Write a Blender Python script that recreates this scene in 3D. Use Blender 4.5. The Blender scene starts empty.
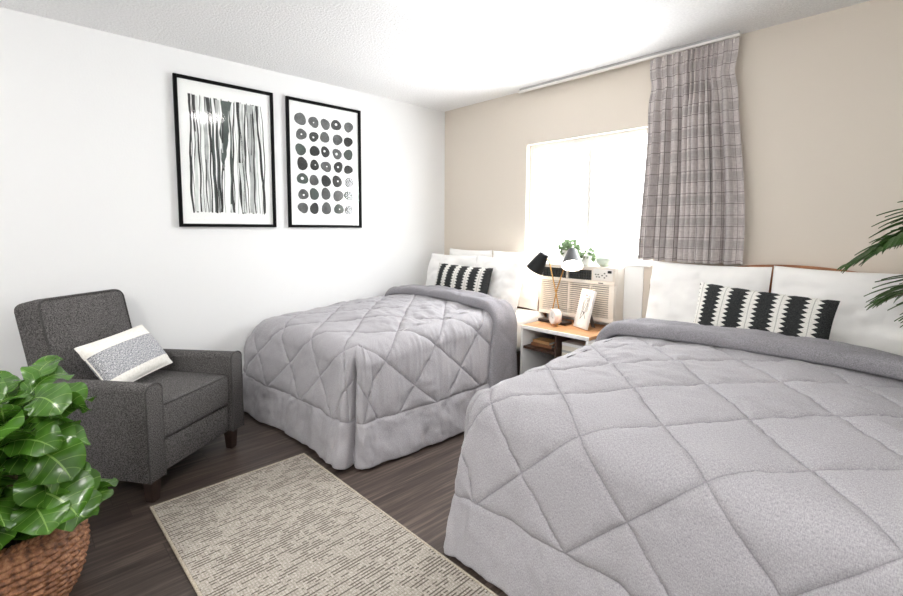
import bpy, bmesh, math, random
import numpy as np
from mathutils import Vector, Matrix
PI = math.pi
random.seed(7)
scene = bpy.context.scene
COL = scene.collection

# ------------------------------------------------------------------ colour / materials
def lin(c):
    return tuple(((v/255)/12.92 if v/255 <= .04045 else ((v/255+.055)/1.055)**2.4) for v in c) + (1.0,)

class NT:
    """tiny helper around a node tree"""
    def __init__(self, name):
        self.m = bpy.data.materials.new(name); self.m.use_nodes = True
        self.t = self.m.node_tree; self.n = self.t.nodes
        self.b = self.n['Principled BSDF']
    def new(self, typ, **kw):
        nd = self.n.new(typ)
        for k, v in kw.items():
            if hasattr(nd, k): setattr(nd, k, v)
            else: nd.inputs[k.replace('_', ' ')].default_value = v
        return nd
    def link(self, a, b): self.t.links.new(a, b)
    def math(self, op, a, b=None, c=None):
        nd = self.n.new('ShaderNodeMath'); nd.operation = op
        for i, v in enumerate((a, b, c)):
            if v is None: continue
            if isinstance(v, (int, float)): nd.inputs[i].default_value = v
            else: self.link(v, nd.inputs[i])
        return nd.outputs[0]
    def coord(self, which='Object', scale=(1, 1, 1), rot=(0, 0, 0)):
        tc = self.n.new('ShaderNodeTexCoord'); mp = self.n.new('ShaderNodeMapping')
        mp.inputs['Scale'].default_value = scale; mp.inputs['Rotation'].default_value = rot
        self.link(tc.outputs[which], mp.inputs[0]); return mp.outputs[0]
    def noise(self, vec, scale, detail=2, rough=.5):
        nd = self.n.new('ShaderNodeTexNoise'); self.link(vec, nd.inputs['Vector'])
        nd.inputs['Scale'].default_value = scale; nd.inputs['Detail'].default_value = detail
        nd.inputs['Roughness'].default_value = rough; return nd.outputs['Fac']
    def ramp(self, fac, stops, interp='LINEAR'):
        nd = self.n.new('ShaderNodeValToRGB'); self.link(fac, nd.inputs[0])
        nd.color_ramp.interpolation = interp
        e = nd.color_ramp.elements
        while len(e) < len(stops): e.new(.5)
        for el, (p, c) in zip(e, stops): el.position = p; el.color = c
        return nd.outputs['Color']
    def mix(self, fac, a, b, mode='MIX'):
        nd = self.n.new('ShaderNodeMix'); nd.data_type = 'RGBA'; nd.blend_type = mode
        for i, v in ((0, fac), (6, a), (7, b)):
            if isinstance(v, (int, float, tuple)): nd.inputs[i].default_value = v
            else: self.link(v, nd.inputs[i])
        return nd.outputs[2]
    def bump(self, h, strength=.3, dist=.01):
        nd = self.n.new('ShaderNodeBump'); nd.inputs['Strength'].default_value = strength
        nd.inputs['Distance'].default_value = dist; self.link(h, nd.inputs['Height'])
        self.link(nd.outputs[0], self.b.inputs['Normal'])
    def color(self, c):
        if isinstance(c, tuple): self.b.inputs['Base Color'].default_value = c
        else: self.link(c, self.b.inputs['Base Color'])
    def set(self, **kw):
        for k, v in kw.items(): self.b.inputs[k.replace('_', ' ')].default_value = v
        return self

def simple(name, rgb, rough=.6, metal=0, var=.06, nscale=8, bump=0, bscale=60, spec=.5):
    k = NT(name); v = k.coord()
    c = lin(rgb); n = k.noise(v, nscale, 3)
    d = tuple(x*(1-var) for x in c[:3])+(1,); l = tuple(min(1, x*(1+var)) for x in c[:3])+(1,)
    k.color(k.ramp(n, [(.3, d), (.7, l)]))
    k.set(Roughness=rough, Metallic=metal)
    k.b.inputs['Specular IOR Level'].default_value = spec
    if bump: k.bump(k.noise(v, bscale, 3), bump, .004)
    return k.m

def heather(name, dark, light, scale=420, rough=.95, stretch=(1, 1, 1), bump=.25, broad=.06, sheen=.0):
    k = NT(name); v = k.coord(scale=stretch)
    n = k.noise(v, scale, 2, .6)
    c = k.ramp(n, [(.33, lin(dark)), (.67, lin(light))])
    big = k.noise(k.coord(), 5, 2)
    c = k.mix(k.math('MULTIPLY', big, broad*2), c, lin(dark))
    k.color(c); k.set(Roughness=rough); k.b.inputs['Specular IOR Level'].default_value = .2
    if sheen: k.b.inputs['Sheen Weight'].default_value = sheen
    k.bump(n, bump, .002); return k.m

MAT = {}
def walls_mat(name, rgb):
    k = NT(name); v = k.coord()
    k.color(lin(rgb)); k.set(Roughness=.85); k.b.inputs['Specular IOR Level'].default_value = .2
    k.bump(k.noise(v, 90, 3), .12, .004); return k.m
MAT['wall_white'] = walls_mat('white wall paint', (231, 232, 232))
MAT['wall_beige'] = walls_mat('beige wall paint', (217, 208, 196))
def ceiling_mat():
    k = NT('stippled ceiling'); v = k.coord()
    n = k.noise(v, 75, 4, .65)
    k.color(k.ramp(n, [(.3, lin((238, 238, 238))), (.65, lin((250, 250, 250)))])); k.set(Roughness=.95)
    k.bump(n, .75, .012); return k.m
MAT['ceiling'] = ceiling_mat()

def floor_mat():
    k = NT('dark wood plank floor')
    tc = k.n.new('ShaderNodeTexCoord'); sp = k.n.new('ShaderNodeSeparateXYZ'); k.link(tc.outputs['Object'], sp.inputs[0])
    x, y = sp.outputs[0], sp.outputs[1]
    row = k.math('FLOOR', k.math('DIVIDE', x, .15))
    wn = k.n.new('ShaderNodeTexWhiteNoise'); wn.noise_dimensions = '1D'; k.link(row, wn.inputs['W'])
    yo = k.math('ADD', y, k.math('MULTIPLY', wn.outputs['Value'], 3.1))
    seg = k.math('FLOOR', k.math('DIVIDE', yo, 1.22))
    cb = k.n.new('ShaderNodeCombineXYZ'); k.link(row, cb.inputs[0]); k.link(seg, cb.inputs[1])
    wn2 = k.n.new('ShaderNodeTexWhiteNoise'); wn2.noise_dimensions = '2D'; k.link(cb.outputs[0], wn2.inputs['Vector'])
    cg = k.n.new('ShaderNodeCombineXYZ')
    k.link(k.math('MULTIPLY', x, 55), cg.inputs[0]); k.link(k.math('MULTIPLY', y, 2.2), cg.inputs[1]); k.link(k.math('MULTIPLY', wn2.outputs['Value'], 30), cg.inputs[2])
    g = k.noise(cg.outputs[0], 1, 5, .65)
    cg2 = k.n.new('ShaderNodeCombineXYZ')
    k.link(k.math('MULTIPLY', x, 9), cg2.inputs[0]); k.link(k.math('MULTIPLY', y, 1.1), cg2.inputs[1]); k.link(k.math('MULTIPLY', wn2.outputs['Value'], 17), cg2.inputs[2])
    g2 = k.noise(cg2.outputs[0], 1, 3, .6)
    c = k.ramp(g, [(.28, lin((40, 32, 29))), (.5, lin((78, 67, 61))), (.72, lin((122, 107, 98)))])
    c = k.mix(k.math('MULTIPLY', g2, .55), c, lin((46, 38, 35)))
    tone = k.math('MULTIPLY_ADD', wn2.outputs['Value'], .35, .82)
    tc2 = k.n.new('ShaderNodeCombineColor')
    for i in range(3): k.link(tone, tc2.inputs[i])
    c = k.mix(1.0, c, tc2.outputs[0], 'MULTIPLY')
    fx = k.math('ABSOLUTE', k.math('SUBTRACT', k.math('FRACT', k.math('DIVIDE', x, .15)), .5))
    fy = k.math('ABSOLUTE', k.math('SUBTRACT', k.math('FRACT', k.math('DIVIDE', yo, 1.22)), .5))
    gap = k.math('MAXIMUM', k.math('GREATER_THAN', fx, .491), k.math('GREATER_THAN', fy, .4988))
    c = k.mix(k.math('MULTIPLY', gap, .65), c, lin((28, 23, 21)))
    k.color(c); k.set(Roughness=.42)
    k.bump(k.math('SUBTRACT', g, k.math('MULTIPLY', gap, 1.2)), .15, .003); return k.m
MAT['floor'] = floor_mat()

MAT['white_trim'] = simple('white painted trim', (240, 240, 238), .4, var=.02)
MAT['white_plastic'] = simple('white plastic', (236, 233, 228), .4, var=.02)
MAT['ac_plastic'] = simple('warm white appliance plastic', (233, 226, 215), .42, var=.02)
MAT['dark_plastic'] = simple('dark plastic', (34, 33, 33), .45)
MAT['grey_plastic'] = simple('grey plastic', (96, 98, 96), .45)
MAT['gap_shade_grey'] = simple('gap shade grey', (176, 176, 176), .5)  # shade of the gap over the curtain rail, as a colour
MAT['black_frame'] = simple('black lacquered frame', (7, 7, 8), .55, spec=.12)
MAT['paper'] = simple('white print paper', (242, 244, 242), .7, var=.01)
def quilt_mat(name, P, cu, cv):
    k = NT(name)
    ua = k.n.new('ShaderNodeUVMap'); ua.uv_map = 'UVMap'; ub = k.n.new('ShaderNodeUVMap'); ub.uv_map = 'Border'
    sa = k.n.new('ShaderNodeSeparateXYZ'); k.link(ua.outputs[0], sa.inputs[0]); sb = k.n.new('ShaderNodeSeparateXYZ'); k.link(ub.outputs[0], sb.inputs[0])
    u, v, db = sa.outputs[0], sa.outputs[1], sb.outputs[0]
    def fam(e): return k.math('MULTIPLY', k.math('ABSOLUTE', k.math('SUBTRACT', k.math('FRACT', k.math('ADD', k.math('DIVIDE', e, P), .5)), .5)), P/1.414)
    a = fam(k.math('SUBTRACT', k.math('ADD', u, v), cu+cv)); b = fam(k.math('SUBTRACT', k.math('SUBTRACT', u, v), cu-cv))
    dd = k.math('MINIMUM', a, b)
    dd = k.math('ADD', dd, k.math('MULTIPLY', k.math('LESS_THAN', db, 0), 1))
    dd = k.math('MINIMUM', dd, k.math('ABSOLUTE', db))
    mp = k.n.new('ShaderNodeMapping'); k.link(ua.outputs[0], mp.inputs[0]); mp.inputs['Scale'].default_value = (420, 150, 1)
    mp2 = k.n.new('ShaderNodeMapping'); k.link(ua.outputs[0], mp2.inputs[0]); mp2.inputs['Scale'].default_value = (110, 330, 1)
    n = k.math('MULTIPLY_ADD', k.noise(mp.outputs[0], 1, 2, .6), .6, k.math('MULTIPLY', k.noise(mp2.outputs[0], 1, 2, .6), .4))
    c = k.ramp(n, [(.36, lin((145, 143, 147))), (.64, lin((185, 183, 187)))])
    thread = k.math('SUBTRACT', 1, k.math('SMOOTH_MIN', k.math('DIVIDE', dd, .0042), 1, .3))
    thread = k.math('MAXIMUM', thread, 0)
    c = k.mix(k.math('MULTIPLY', thread, .32), c, lin((104, 101, 106)))
    k.color(c); k.set(Roughness=.95); k.b.inputs['Specular IOR Level'].default_value = .2; k.b.inputs['Sheen Weight'].default_value = .1
    ridge = k.math('SUBTRACT', 1, k.math('POWER', 2.718, k.math('DIVIDE', dd, -.007)))
    hh = k.math('ADD', k.math('MULTIPLY', ridge, 1.0), k.math('MULTIPLY', n, .12))
    k.bump(hh, .55, .012)
    return k.m
MAT['cuff'] = heather('darker grey heather quilt back', (122, 120, 125), (160, 158, 163), 260, bump=.25, sheen=.05)
MAT['linen'] = simple('white cotton', (240, 239, 237), .9, var=.015, bump=.15, bscale=220, spec=.2)
MAT['upholstery'] = heather('charcoal tweed upholstery', (44, 43, 43), (116, 113, 112), 190, bump=.4, broad=.05)
MAT['piping'] = heather('charcoal piping', (44, 43, 43), (96, 94, 93), 330)
MAT['dark_wood'] = simple('dark stained wood', (52, 38, 32), .4, var=.25, nscale=20)
MAT['walnut'] = simple('walnut veneer', (62, 40, 29), .45, var=.25, nscale=14)
MAT['brass'] = simple('brushed brass', (206, 160, 96), .3, metal=1, var=.05)
MAT['black_metal'] = simple('satin black metal', (20, 22, 23), .5, spec=.3)
MAT['bronze'] = simple('dark brown lamp base', (46, 30, 24), .35)
MAT['sage'] = simple('pale sage ceramic', (206, 219, 205), .45, var=.04)
MAT['white_ceramic'] = simple('white ceramic', (240, 240, 236), .35, var=.02)
MAT['pink'] = simple('pale pink enamel', (238, 222, 215), .4, var=.03)
MAT['soil'] = simple('soil', (44, 34, 27), .95, var=.4, nscale=60, bump=.5)
MAT['stem'] = simple('brown green stem', (92, 84, 52), .6, var=.2)
MAT['ink_dark'] = simple('charcoal ink', (44, 46, 46), .8, var=.3, nscale=12)
MAT['ink_mid'] = simple('mid grey ink', (86, 88, 88), .8, var=.35, nscale=18)
MAT['ink_light'] = simple('pale grey ink', (176, 180, 178), .8, var=.2, nscale=14)
MAT['ink_green'] = simple('grey green ink', (70, 80, 76), .8, var=.3, nscale=10)
MAT['ink_wash'] = simple('light green grey wash', (214, 219, 216), .8, var=.1, nscale=14)

def wood_top():
    k = NT('light oak top'); v = k.coord(scale=(2, 22, 22))
    n = k.noise(v, 3, 4, .6)
    k.color(k.ramp(n, [(.3, lin((176, 126, 84))), (.7, lin((214, 166, 120)))])); k.set(Roughness=.4)
    return k.m
MAT['oak'] = wood_top()
def headboard_mat():
    k = NT('brown headboard wood'); v = k.coord(scale=(1.5, 12, 12)); n = k.noise(v, 4, 4)
    k.color(k.ramp(n, [(.3, lin((128, 80, 48))), (.7, lin((172, 116, 74)))])); k.set(Roughness=.4); return k.m
MAT['headboard'] = headboard_mat()

def glass(name):
    m = bpy.data.materials.new(name); m.use_nodes = True; t = m.node_tree; t.nodes.clear()
    o = t.nodes.new('ShaderNodeOutputMaterial'); mx = t.nodes.new('ShaderNodeMixShader')
    tr = t.nodes.new('ShaderNodeBsdfTransparent'); gl = t.nodes.new('ShaderNodeBsdfGlossy'); gl.inputs['Roughness'].default_value = .08
    fr = t.nodes.new('ShaderNodeFresnel'); fr.inputs['IOR'].default_value = 1.5
    ge = t.nodes.new('ShaderNodeNewGeometry'); mu = t.nodes.new('ShaderNodeMath'); mu.operation = 'MULTIPLY_ADD'; mu.inputs[1].default_value = -1; mu.inputs[2].default_value = 1
    m2 = t.nodes.new('ShaderNodeMath'); m2.operation = 'MULTIPLY'; t.links.new(ge.outputs['Backfacing'], mu.inputs[0]); t.links.new(mu.outputs[0], m2.inputs[0]); t.links.new(fr.outputs[0], m2.inputs[1])
    t.links.new(m2.outputs[0], mx.inputs[0]); t.links.new(tr.outputs[0], mx.inputs[1]); t.links.new(gl.outputs[0], mx.inputs[2]); t.links.new(mx.outputs[0], o.inputs[0])
    return m
MAT['glass'] = glass('clear glass')
def emit(name, rgb, s):
    k = NT(name); k.color(lin(rgb)); k.b.inputs['Emission Color'].default_value = lin(rgb); k.b.inputs['Emission Strength'].default_value = s
    return k.m

def leaf_mat(name, dark, light, vein, rough=.3):
    """u 0..1 along the leaf, v -1..1 across it (stored as v*.5+.5)"""
    k = NT(name); tc = k.n.new('ShaderNodeTexCoord'); sp = k.n.new('ShaderNodeSeparateXYZ'); k.link(tc.outputs['UV'], sp.inputs[0])
    u, v = sp.outputs[0], sp.outputs[1]
    av = k.math('ABSOLUTE', k.math('MULTIPLY_ADD', v, 2, -1))
    mid = k.math('LESS_THAN', av, .035)
    s = k.math('ABSOLUTE', k.math('SUBTRACT', k.math('FRACT', k.math('MULTIPLY', k.math('SUBTRACT', u, k.math('MULTIPLY', av, .16)), 7)), .5))
    side = k.math('LESS_THAN', s, .035)
    ve = k.math('MAXIMUM', mid, k.math('MULTIPLY', side, .6))
    n = k.noise(k.coord(), 9, 3)
    c = k.mix(n, lin(dark), lin(light)); c = k.mix(k.math('MULTIPLY', ve, .75), c, lin(vein))
    k.color(c); k.set(Roughness=rough)
    k.b.inputs['Coat Weight'].default_value = .3; k.b.inputs['Coat Roughness'].default_value = .2
    # thin leaf lets light through
    tr = k.n.new('ShaderNodeBsdfTranslucent'); k.link(c, tr.inputs[0])
    mx = k.n.new('ShaderNodeMixShader'); mx.inputs[0].default_value = .25
    out = k.n['Material Output']; k.link(k.b.outputs[0], mx.inputs[1]); k.link(tr.outputs[0], mx.inputs[2]); k.link(mx.outputs[0], out.inputs[0])
    k.bump(k.math('SUBTRACT', 0, k.math('MULTIPLY', ve, 1)), .3, .003)
    return k.m
MAT['fig'] = leaf_mat('fiddle leaf green', (22, 56, 18), (98, 152, 48), (150, 188, 96), .25)
MAT['palm'] = leaf_mat('palm green', (30, 62, 26), (74, 112, 48), (110, 140, 76), .4)
MAT['small_leaf'] = leaf_mat('small plant green', (88, 108, 82), (138, 158, 118), (160, 176, 140), .6)

def lumbar_mat():
    k = NT('black and white jagged stripe weave'); tc = k.n.new('ShaderNodeTexCoord'); sp = k.n.new('ShaderNodeSeparateXYZ'); k.link(tc.outputs['UV'], sp.inputs[0])
    u, v = sp.outputs[0], sp.outputs[1]
    saw = k.math('ABSOLUTE', k.math('MULTIPLY_ADD', k.math('FRACT', k.math('MULTIPLY', v, 13)), 2, -1))
    f = k.math('FRACT', k.math('MULTIPLY_ADD', u, 4.85, .31))
    w = k.math('LESS_THAN', k.math('ABSOLUTE', k.math('SUBTRACT', f, .5)), k.math('MULTIPLY_ADD', saw, .19, .105))
    line = k.math('MULTIPLY', k.math('LESS_THAN', k.math('ABSOLUTE', k.math('SUBTRACT', f, .5)), .016), .5)
    n = k.noise(k.coord(), 380, 2)
    blk = k.ramp(n, [(.35, lin((26, 27, 28))), (.7, lin((72, 74, 74)))])
    wht = k.ramp(n, [(.3, lin((205, 203, 196))), (.7, lin((240, 239, 234)))])
    c = k.mix(w, blk, wht); c = k.mix(k.math('MULTIPLY', line, w), c, lin((120, 118, 112)))
    k.color(c); k.set(Roughness=.95); k.b.inputs['Specular IOR Level'].default_value = .15
    k.bump(n, .4, .003); return k.m
MAT['lumbar'] = lumbar_mat()
def throw_mat():
    k = NT('white pillow with grey woven band'); tc = k.n.new('ShaderNodeTexCoord'); sp = k.n.new('ShaderNodeSeparateXYZ'); k.link(tc.outputs['UV'], sp.inputs[0])
    u, v = sp.outputs[0], sp.outputs[1]
    band = k.math('LESS_THAN', k.math('ABSOLUTE', k.math('SUBTRACT', v, .47)), .27)
    mp = k.n.new('ShaderNodeMapping'); k.link(tc.outputs['UV'], mp.inputs[0]); mp.inputs['Scale'].default_value = (130, 34, 1)
    mp2 = k.n.new('ShaderNodeMapping'); k.link(tc.outputs['UV'], mp2.inputs[0]); mp2.inputs['Scale'].default_value = (40, 110, 1)
    n = k.math('MULTIPLY_ADD', k.noise(mp.outputs[0], 1, 2), .6, k.math('MULTIPLY', k.noise(mp2.outputs[0], 1, 2), .4))
    g = k.ramp(n, [(.36, lin((92, 94, 100))), (.5, lin((160, 161, 165))), (.64, lin((226, 226, 226)))])
    w = k.ramp(k.noise(k.coord(), 90, 2), [(.3, lin((226, 223, 215))), (.7, lin((242, 240, 234)))])
    k.color(k.mix(band, w, g)); k.set(Roughness=.95); k.b.inputs['Specular IOR Level'].default_value = .15
    k.bump(n, .3, .003); return k.m
MAT['throw'] = throw_mat()
def curtain_mat():
    k = NT('grey plaid curtain cloth'); tc = k.n.new('ShaderNodeTexCoord'); sp = k.n.new('ShaderNodeSeparateXYZ'); k.link(tc.outputs['UV'], sp.inputs[0])
    u, v = sp.outputs[0], sp.outputs[1]     # metres
    def ln(c, per, off, w):
        return k.math('LESS_THAN', k.math('ABSOLUTE', k.math('SUBTRACT', k.math('FRACT', k.math('MULTIPLY_ADD', c, 1/per, off)), .5)), w/per/2)
    a = k.math('MAXIMUM', ln(u, .062, .3, .0035), ln(v, .068, .1, .0035))
    b = k.math('MAXIMUM', k.math('MULTIPLY', ln(u, .124, .75, .04), .4), k.math('MULTIPLY', ln(v, .136, .58, .045), .4))
    mp = k.n.new('ShaderNodeMapping'); k.link(tc.outputs['UV'], mp.inputs[0]); mp.inputs['Scale'].default_value = (240, 30, 1)
    mp2 = k.n.new('ShaderNodeMapping'); k.link(tc.outputs['UV'], mp2.inputs[0]); mp2.inputs['Scale'].default_value = (30, 240, 1)
    n = k.math('MULTIPLY_ADD', k.noise(mp.outputs[0], 1, 2), .5, k.math('MULTIPLY', k.noise(mp2.outputs[0], 1, 2), .5))
    base = k.ramp(n, [(.3, lin((170, 163, 161))), (.7, lin((212, 205, 202)))])
    c = k.mix(b, base, lin((142, 135, 134))); c = k.mix(k.math('MULTIPLY', a, .7), c, lin((72, 62, 62)))
    k.color(c); k.set(Roughness=.95); k.b.inputs['Specular IOR Level'].default_value = .1
    return k.m
MAT['curtain'] = curtain_mat()
def rug_mat():
    k = NT('beige flatweave rug with dark dashes'); tc = k.n.new('ShaderNodeTexCoord'); sp = k.n.new('ShaderNodeSeparateXYZ'); k.link(tc.outputs['Object'], sp.inputs[0])
    x, y = sp.outputs[0], sp.outputs[1]
    per = .0145
    row = k.math('FLOOR', k.math('DIVIDE', x, per)); fr = k.math('FRACT', k.math('DIVIDE', x, per))
    def hn(scale, seed, rs=7.31):
        cb = k.n.new('ShaderNodeCombineXYZ'); k.link(k.math('MULTIPLY_ADD', row, rs, seed), cb.inputs[0]); k.link(k.math('MULTIPLY', y, scale), cb.inputs[1])
        return k.noise(cb.outputs[0], 1, 2, .6)
    h = hn(11, 3)
    cbb = k.n.new('ShaderNodeCombineXYZ'); k.link(k.math('MULTIPLY', x, 3.5), cbb.inputs[0]); k.link(k.math('MULTIPLY', y, 2.0), cbb.inputs[1])
    zone = k.noise(cbb.outputs[0], 1.6, 3, .6)
    on = k.math('GREATER_THAN', k.math('MULTIPLY_ADD', zone, .16, h), .575)
    thin = k.math('LESS_THAN', k.math('ABSOLUTE', k.math('SUBTRACT', fr, .5)), .21)
    dash = k.math('MULTIPLY', on, thin)
    rib = k.math('ABSOLUTE', k.math('SINE', k.math('MULTIPLY', y, PI/.012)))
    rowb = k.math('ABSOLUTE', k.math('SUBTRACT', fr, .5))
    n = k.noise(k.coord(), 160, 2)
    base = k.ramp(n, [(.3, lin((146, 140, 131))), (.7, lin((194, 188, 179)))])
    base = k.mix(k.math('MULTIPLY', k.math('LESS_THAN', rib, .35), .38), base, lin((128, 118, 104)))
    base = k.mix(k.math('MULTIPLY', k.math('LESS_THAN', rowb, .09), .45), base, lin((120, 110, 97)))
    c = k.mix(k.math('MULTIPLY', dash, .8), base, lin((82, 73, 65)))
    k.color(c); k.set(Roughness=1.0); k.b.inputs['Specular IOR Level'].default_value = .1
    k.bump(k.math('ADD', k.math('MULTIPLY', rib, .6), rowb), .5, .004); return k.m
MAT['rug'] = rug_mat()
MAT['rug_edge'] = heather('beige rug binding', (150, 140, 124), (196, 187, 171), 220, bump=.4)
def basket_mat():
    k = NT('brown woven hyacinth'); v = k.coord(scale=(1, 1, .6))
    n = k.noise(v, 60, 3, .6)
    k.color(k.ramp(n, [(.28, lin((70, 42, 27))), (.5, lin((138, 92, 62))), (.75, lin((186, 138, 98)))])); k.set(Roughness=.6)
    k.bump(k.noise(k.coord(), 220, 2), .3, .003); return k.m
MAT['basket'] = basket_mat()

# ------------------------------------------------------------------ mesh helpers
def tag(o, label=None, cat=None, group=None, kind=None):
    if label: o['label'] = label
    if cat: o['category'] = cat
    if group: o['group'] = group
    if kind: o['kind'] = kind
    return o
def empty(name, loc=(0, 0, 0), rz=0, **kw):
    o = bpy.data.objects.new(name, None); COL.objects.link(o); o.location = loc; o.rotation_euler = (0, 0, rz)
    o.empty_display_size = .05
    return tag(o, **kw)
def link(name, me, parent=None, mats=()):
    o = bpy.data.objects.new(name, me); COL.objects.link(o)
    for m in mats: me.materials.append(MAT[m] if isinstance(m, str) else m)
    if parent: o.parent = parent
    return o
def smooth(me, ang=None):
    me.polygons.foreach_set('use_smooth', [True]*len(me.polygons))
    if ang is not None:
        try: me.set_sharp_from_angle(angle=math.radians(ang))
        except Exception: pass
def from_bm(name, bm, mats, parent=None, sm=True, ang=40):
    bmesh.ops.recalc_face_normals(bm, faces=bm.faces[:])
    me = bpy.data.meshes.new(name); bm.to_mesh(me); bm.free()
    if sm: smooth(me, ang)
    return link(name, me, parent, mats if isinstance(mats, (list, tuple)) else (mats,))
def raw(name, verts, faces, mats, parent=None, uv=None, sm=True, midx=None, ang=None):
    me = bpy.data.meshes.new(name); me.from_pydata([tuple(map(float, v)) for v in verts], [], [tuple(map(int, f)) for f in faces]); me.update()
    if uv is not None:
        l = me.uv_layers.new(name='UVMap')
        idx = np.empty(len(me.loops), np.int32); me.loops.foreach_get('vertex_index', idx)
        l.data.foreach_set('uv', np.asarray(uv, np.float32)[idx].ravel())
    if sm: smooth(me, ang)
    o = link(name, me, parent, mats if isinstance(mats, (list, tuple)) else (mats,))
    if midx is not None: me.polygons.foreach_set('material_index', np.asarray(midx, np.int32))
    return o
def grid_faces(nr, nc, off=0, wrap=False, flip=False):
    f = []
    for i in range(nr-1):
        for j in range(nc if wrap else nc-1):
            a = off+i*nc+j; b = off+i*nc+(j+1) % nc; c = b+nc; d = a+nc
            f.append((a, d, c, b) if flip else (a, b, c, d))
    return f
def BM(): return bmesh.new()
def box(bm, lo, hi, r=0, seg=3, M=None, mi=0):
    c = [(a+b)/2 for a, b in zip(lo, hi)]; s = [b-a for a, b in zip(lo, hi)]
    g = bmesh.ops.create_cube(bm, size=1, matrix=Matrix.Translation(c) @ Matrix.Diagonal((*s, 1)))
    vs = g['verts']
    if r:
        es = list({e for v in vs for e in v.link_edges})
        g2 = bmesh.ops.bevel(bm, geom=es, offset=r, segments=seg, affect='EDGES', profile=.5)
        vs = list({v for f in g2['faces'] for v in f.verts} | {v for v in vs if v.is_valid})
    if mi:
        for f in {f for v in vs for f in v.link_faces}: f.material_index = mi
    if M is not None: bmesh.ops.transform(bm, matrix=M, verts=vs)
    return vs
def tube(bm, pts, r, n=10, caps=True):
    pts = [Vector(p) for p in pts]; rs = r if isinstance(r, (list, tuple)) else [r]*len(pts)
    rings = []; prev = None
    for i, p in enumerate(pts):
        t = (pts[min(i+1, len(pts)-1)]-pts[max(i-1, 0)]).normalized()
        if prev is None:
            a = t.orthogonal().normalized()
        else:
            a = (prev-t*prev.dot(t)).normalized()
        prev = a; b = t.cross(a)
        rings.append([bm.verts.new(p+(a*math.cos(2*PI*k/n)+b*math.sin(2*PI*k/n))*rs[i]) for k in range(n)])
    for q, w in zip(rings, rings[1:]):
        for k in range(n): bm.faces.new((q[k], q[(k+1) % n], w[(k+1) % n], w[k]))
    if caps: bm.faces.new(rings[0][::-1]); bm.faces.new(rings[-1])
    return [v for q in rings for v in q]
def lathe(bm, prof, n=40, M=None, cap=True):
    rings = []
    for (r, z) in prof:
        if r < 1e-5: rings.append([bm.verts.new((0, 0, z))])
        else: rings.append([bm.verts.new((r*math.cos(2*PI*k/n), r*math.sin(2*PI*k/n), z)) for k in range(n)])
    for q, w in zip(rings, rings[1:]):
        if len(q) == 1 and len(w) == 1: continue
        for k in range(n):
            if len(q) == 1: bm.faces.new((q[0], w[(k+1) % n], w[k]))
            elif len(w) == 1: bm.faces.new((q[k], q[(k+1) % n], w[0]))
            else: bm.faces.new((q[k], q[(k+1) % n], w[(k+1) % n], w[k]))
    vs = [v for q in rings for v in q]
    if M is not None: bmesh.ops.transform(bm, matrix=M, verts=vs)
    return vs

def _h(i, j, s):
    x = np.sin(i*127.1+j*311.7+s*74.7)*43758.5453
    return x-np.floor(x)
def vnoise(x, y, s=0):
    x = np.asarray(x, float); y = np.asarray(y, float)
    i = np.floor(x); j = np.floor(y); fx = x-i; fy = y-j
    fx = fx*fx*fx*(fx*(fx*6-15)+10); fy = fy*fy*fy*(fy*(fy*6-15)+10)
    a = _h(i, j, s); b = _h(i+1, j, s); c = _h(i, j+1, s); d = _h(i+1, j+1, s)
    return (a+(b-a)*fx+(c-a)*fy+(a-b-c+d)*fx*fy)*2-1
def fbm(x, y, s=0, o=3):
    r = 0; a = 1
    for k in range(o): r = r+a*vnoise(x*2**k, y*2**k, s+k*13); a *= .5
    return r
def sstep(a, b, x):
    t = np.clip((x-a)/(b-a), 0, 1); return t*t*(3-2*t)

# ------------------------------------------------------------------ room shell
H = 2.44; RX = 4.75; FY = -5.1; T = .14
WX0, WX1, WZ0, WZ1 = 1.014, 2.12, 1.05, 1.995
def structure(name, boxes, mat, bev=0):
    bm = BM()
    for lo, hi in boxes: box(bm, lo, hi, bev, 2)
    return tag(from_bm(name, bm, mat, sm=bool(bev)), kind='structure')
structure('floor', [((-T, FY-T, -.1), (RX+T, T, 0))], 'floor')
structure('ceiling', [((-T, FY-T, H), (RX+T, T, H+.1))], 'ceiling')
structure('wall_left', [((-T, FY-T, 0), (0, T, H))], 'wall_white')
structure('wall_right', [((RX, FY-T, 0), (RX+T, T, H))], 'wall_white')
structure('wall_front', [((0, FY-T, 0), (RX, FY, H))], 'wall_white')
structure('wall_back', [((0, 0, 0), (WX0, T, H)), ((WX1, 0, 0), (RX, T, H)), ((WX0, 0, 0), (WX1, T, WZ0)), ((WX0, 0, WZ1), (WX1, T, H))], 'wall_beige')
structure('baseboard_left', [((0, FY, 0), (.012, -.0, .09))], 'white_trim')
structure('baseboard_back', [((.012, -.012, 0), (RX, 0, .09))], 'white_trim')
structure('baseboard_right', [((RX-.012, FY, 0), (RX, -.012, .09))], 'white_trim')
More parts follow.
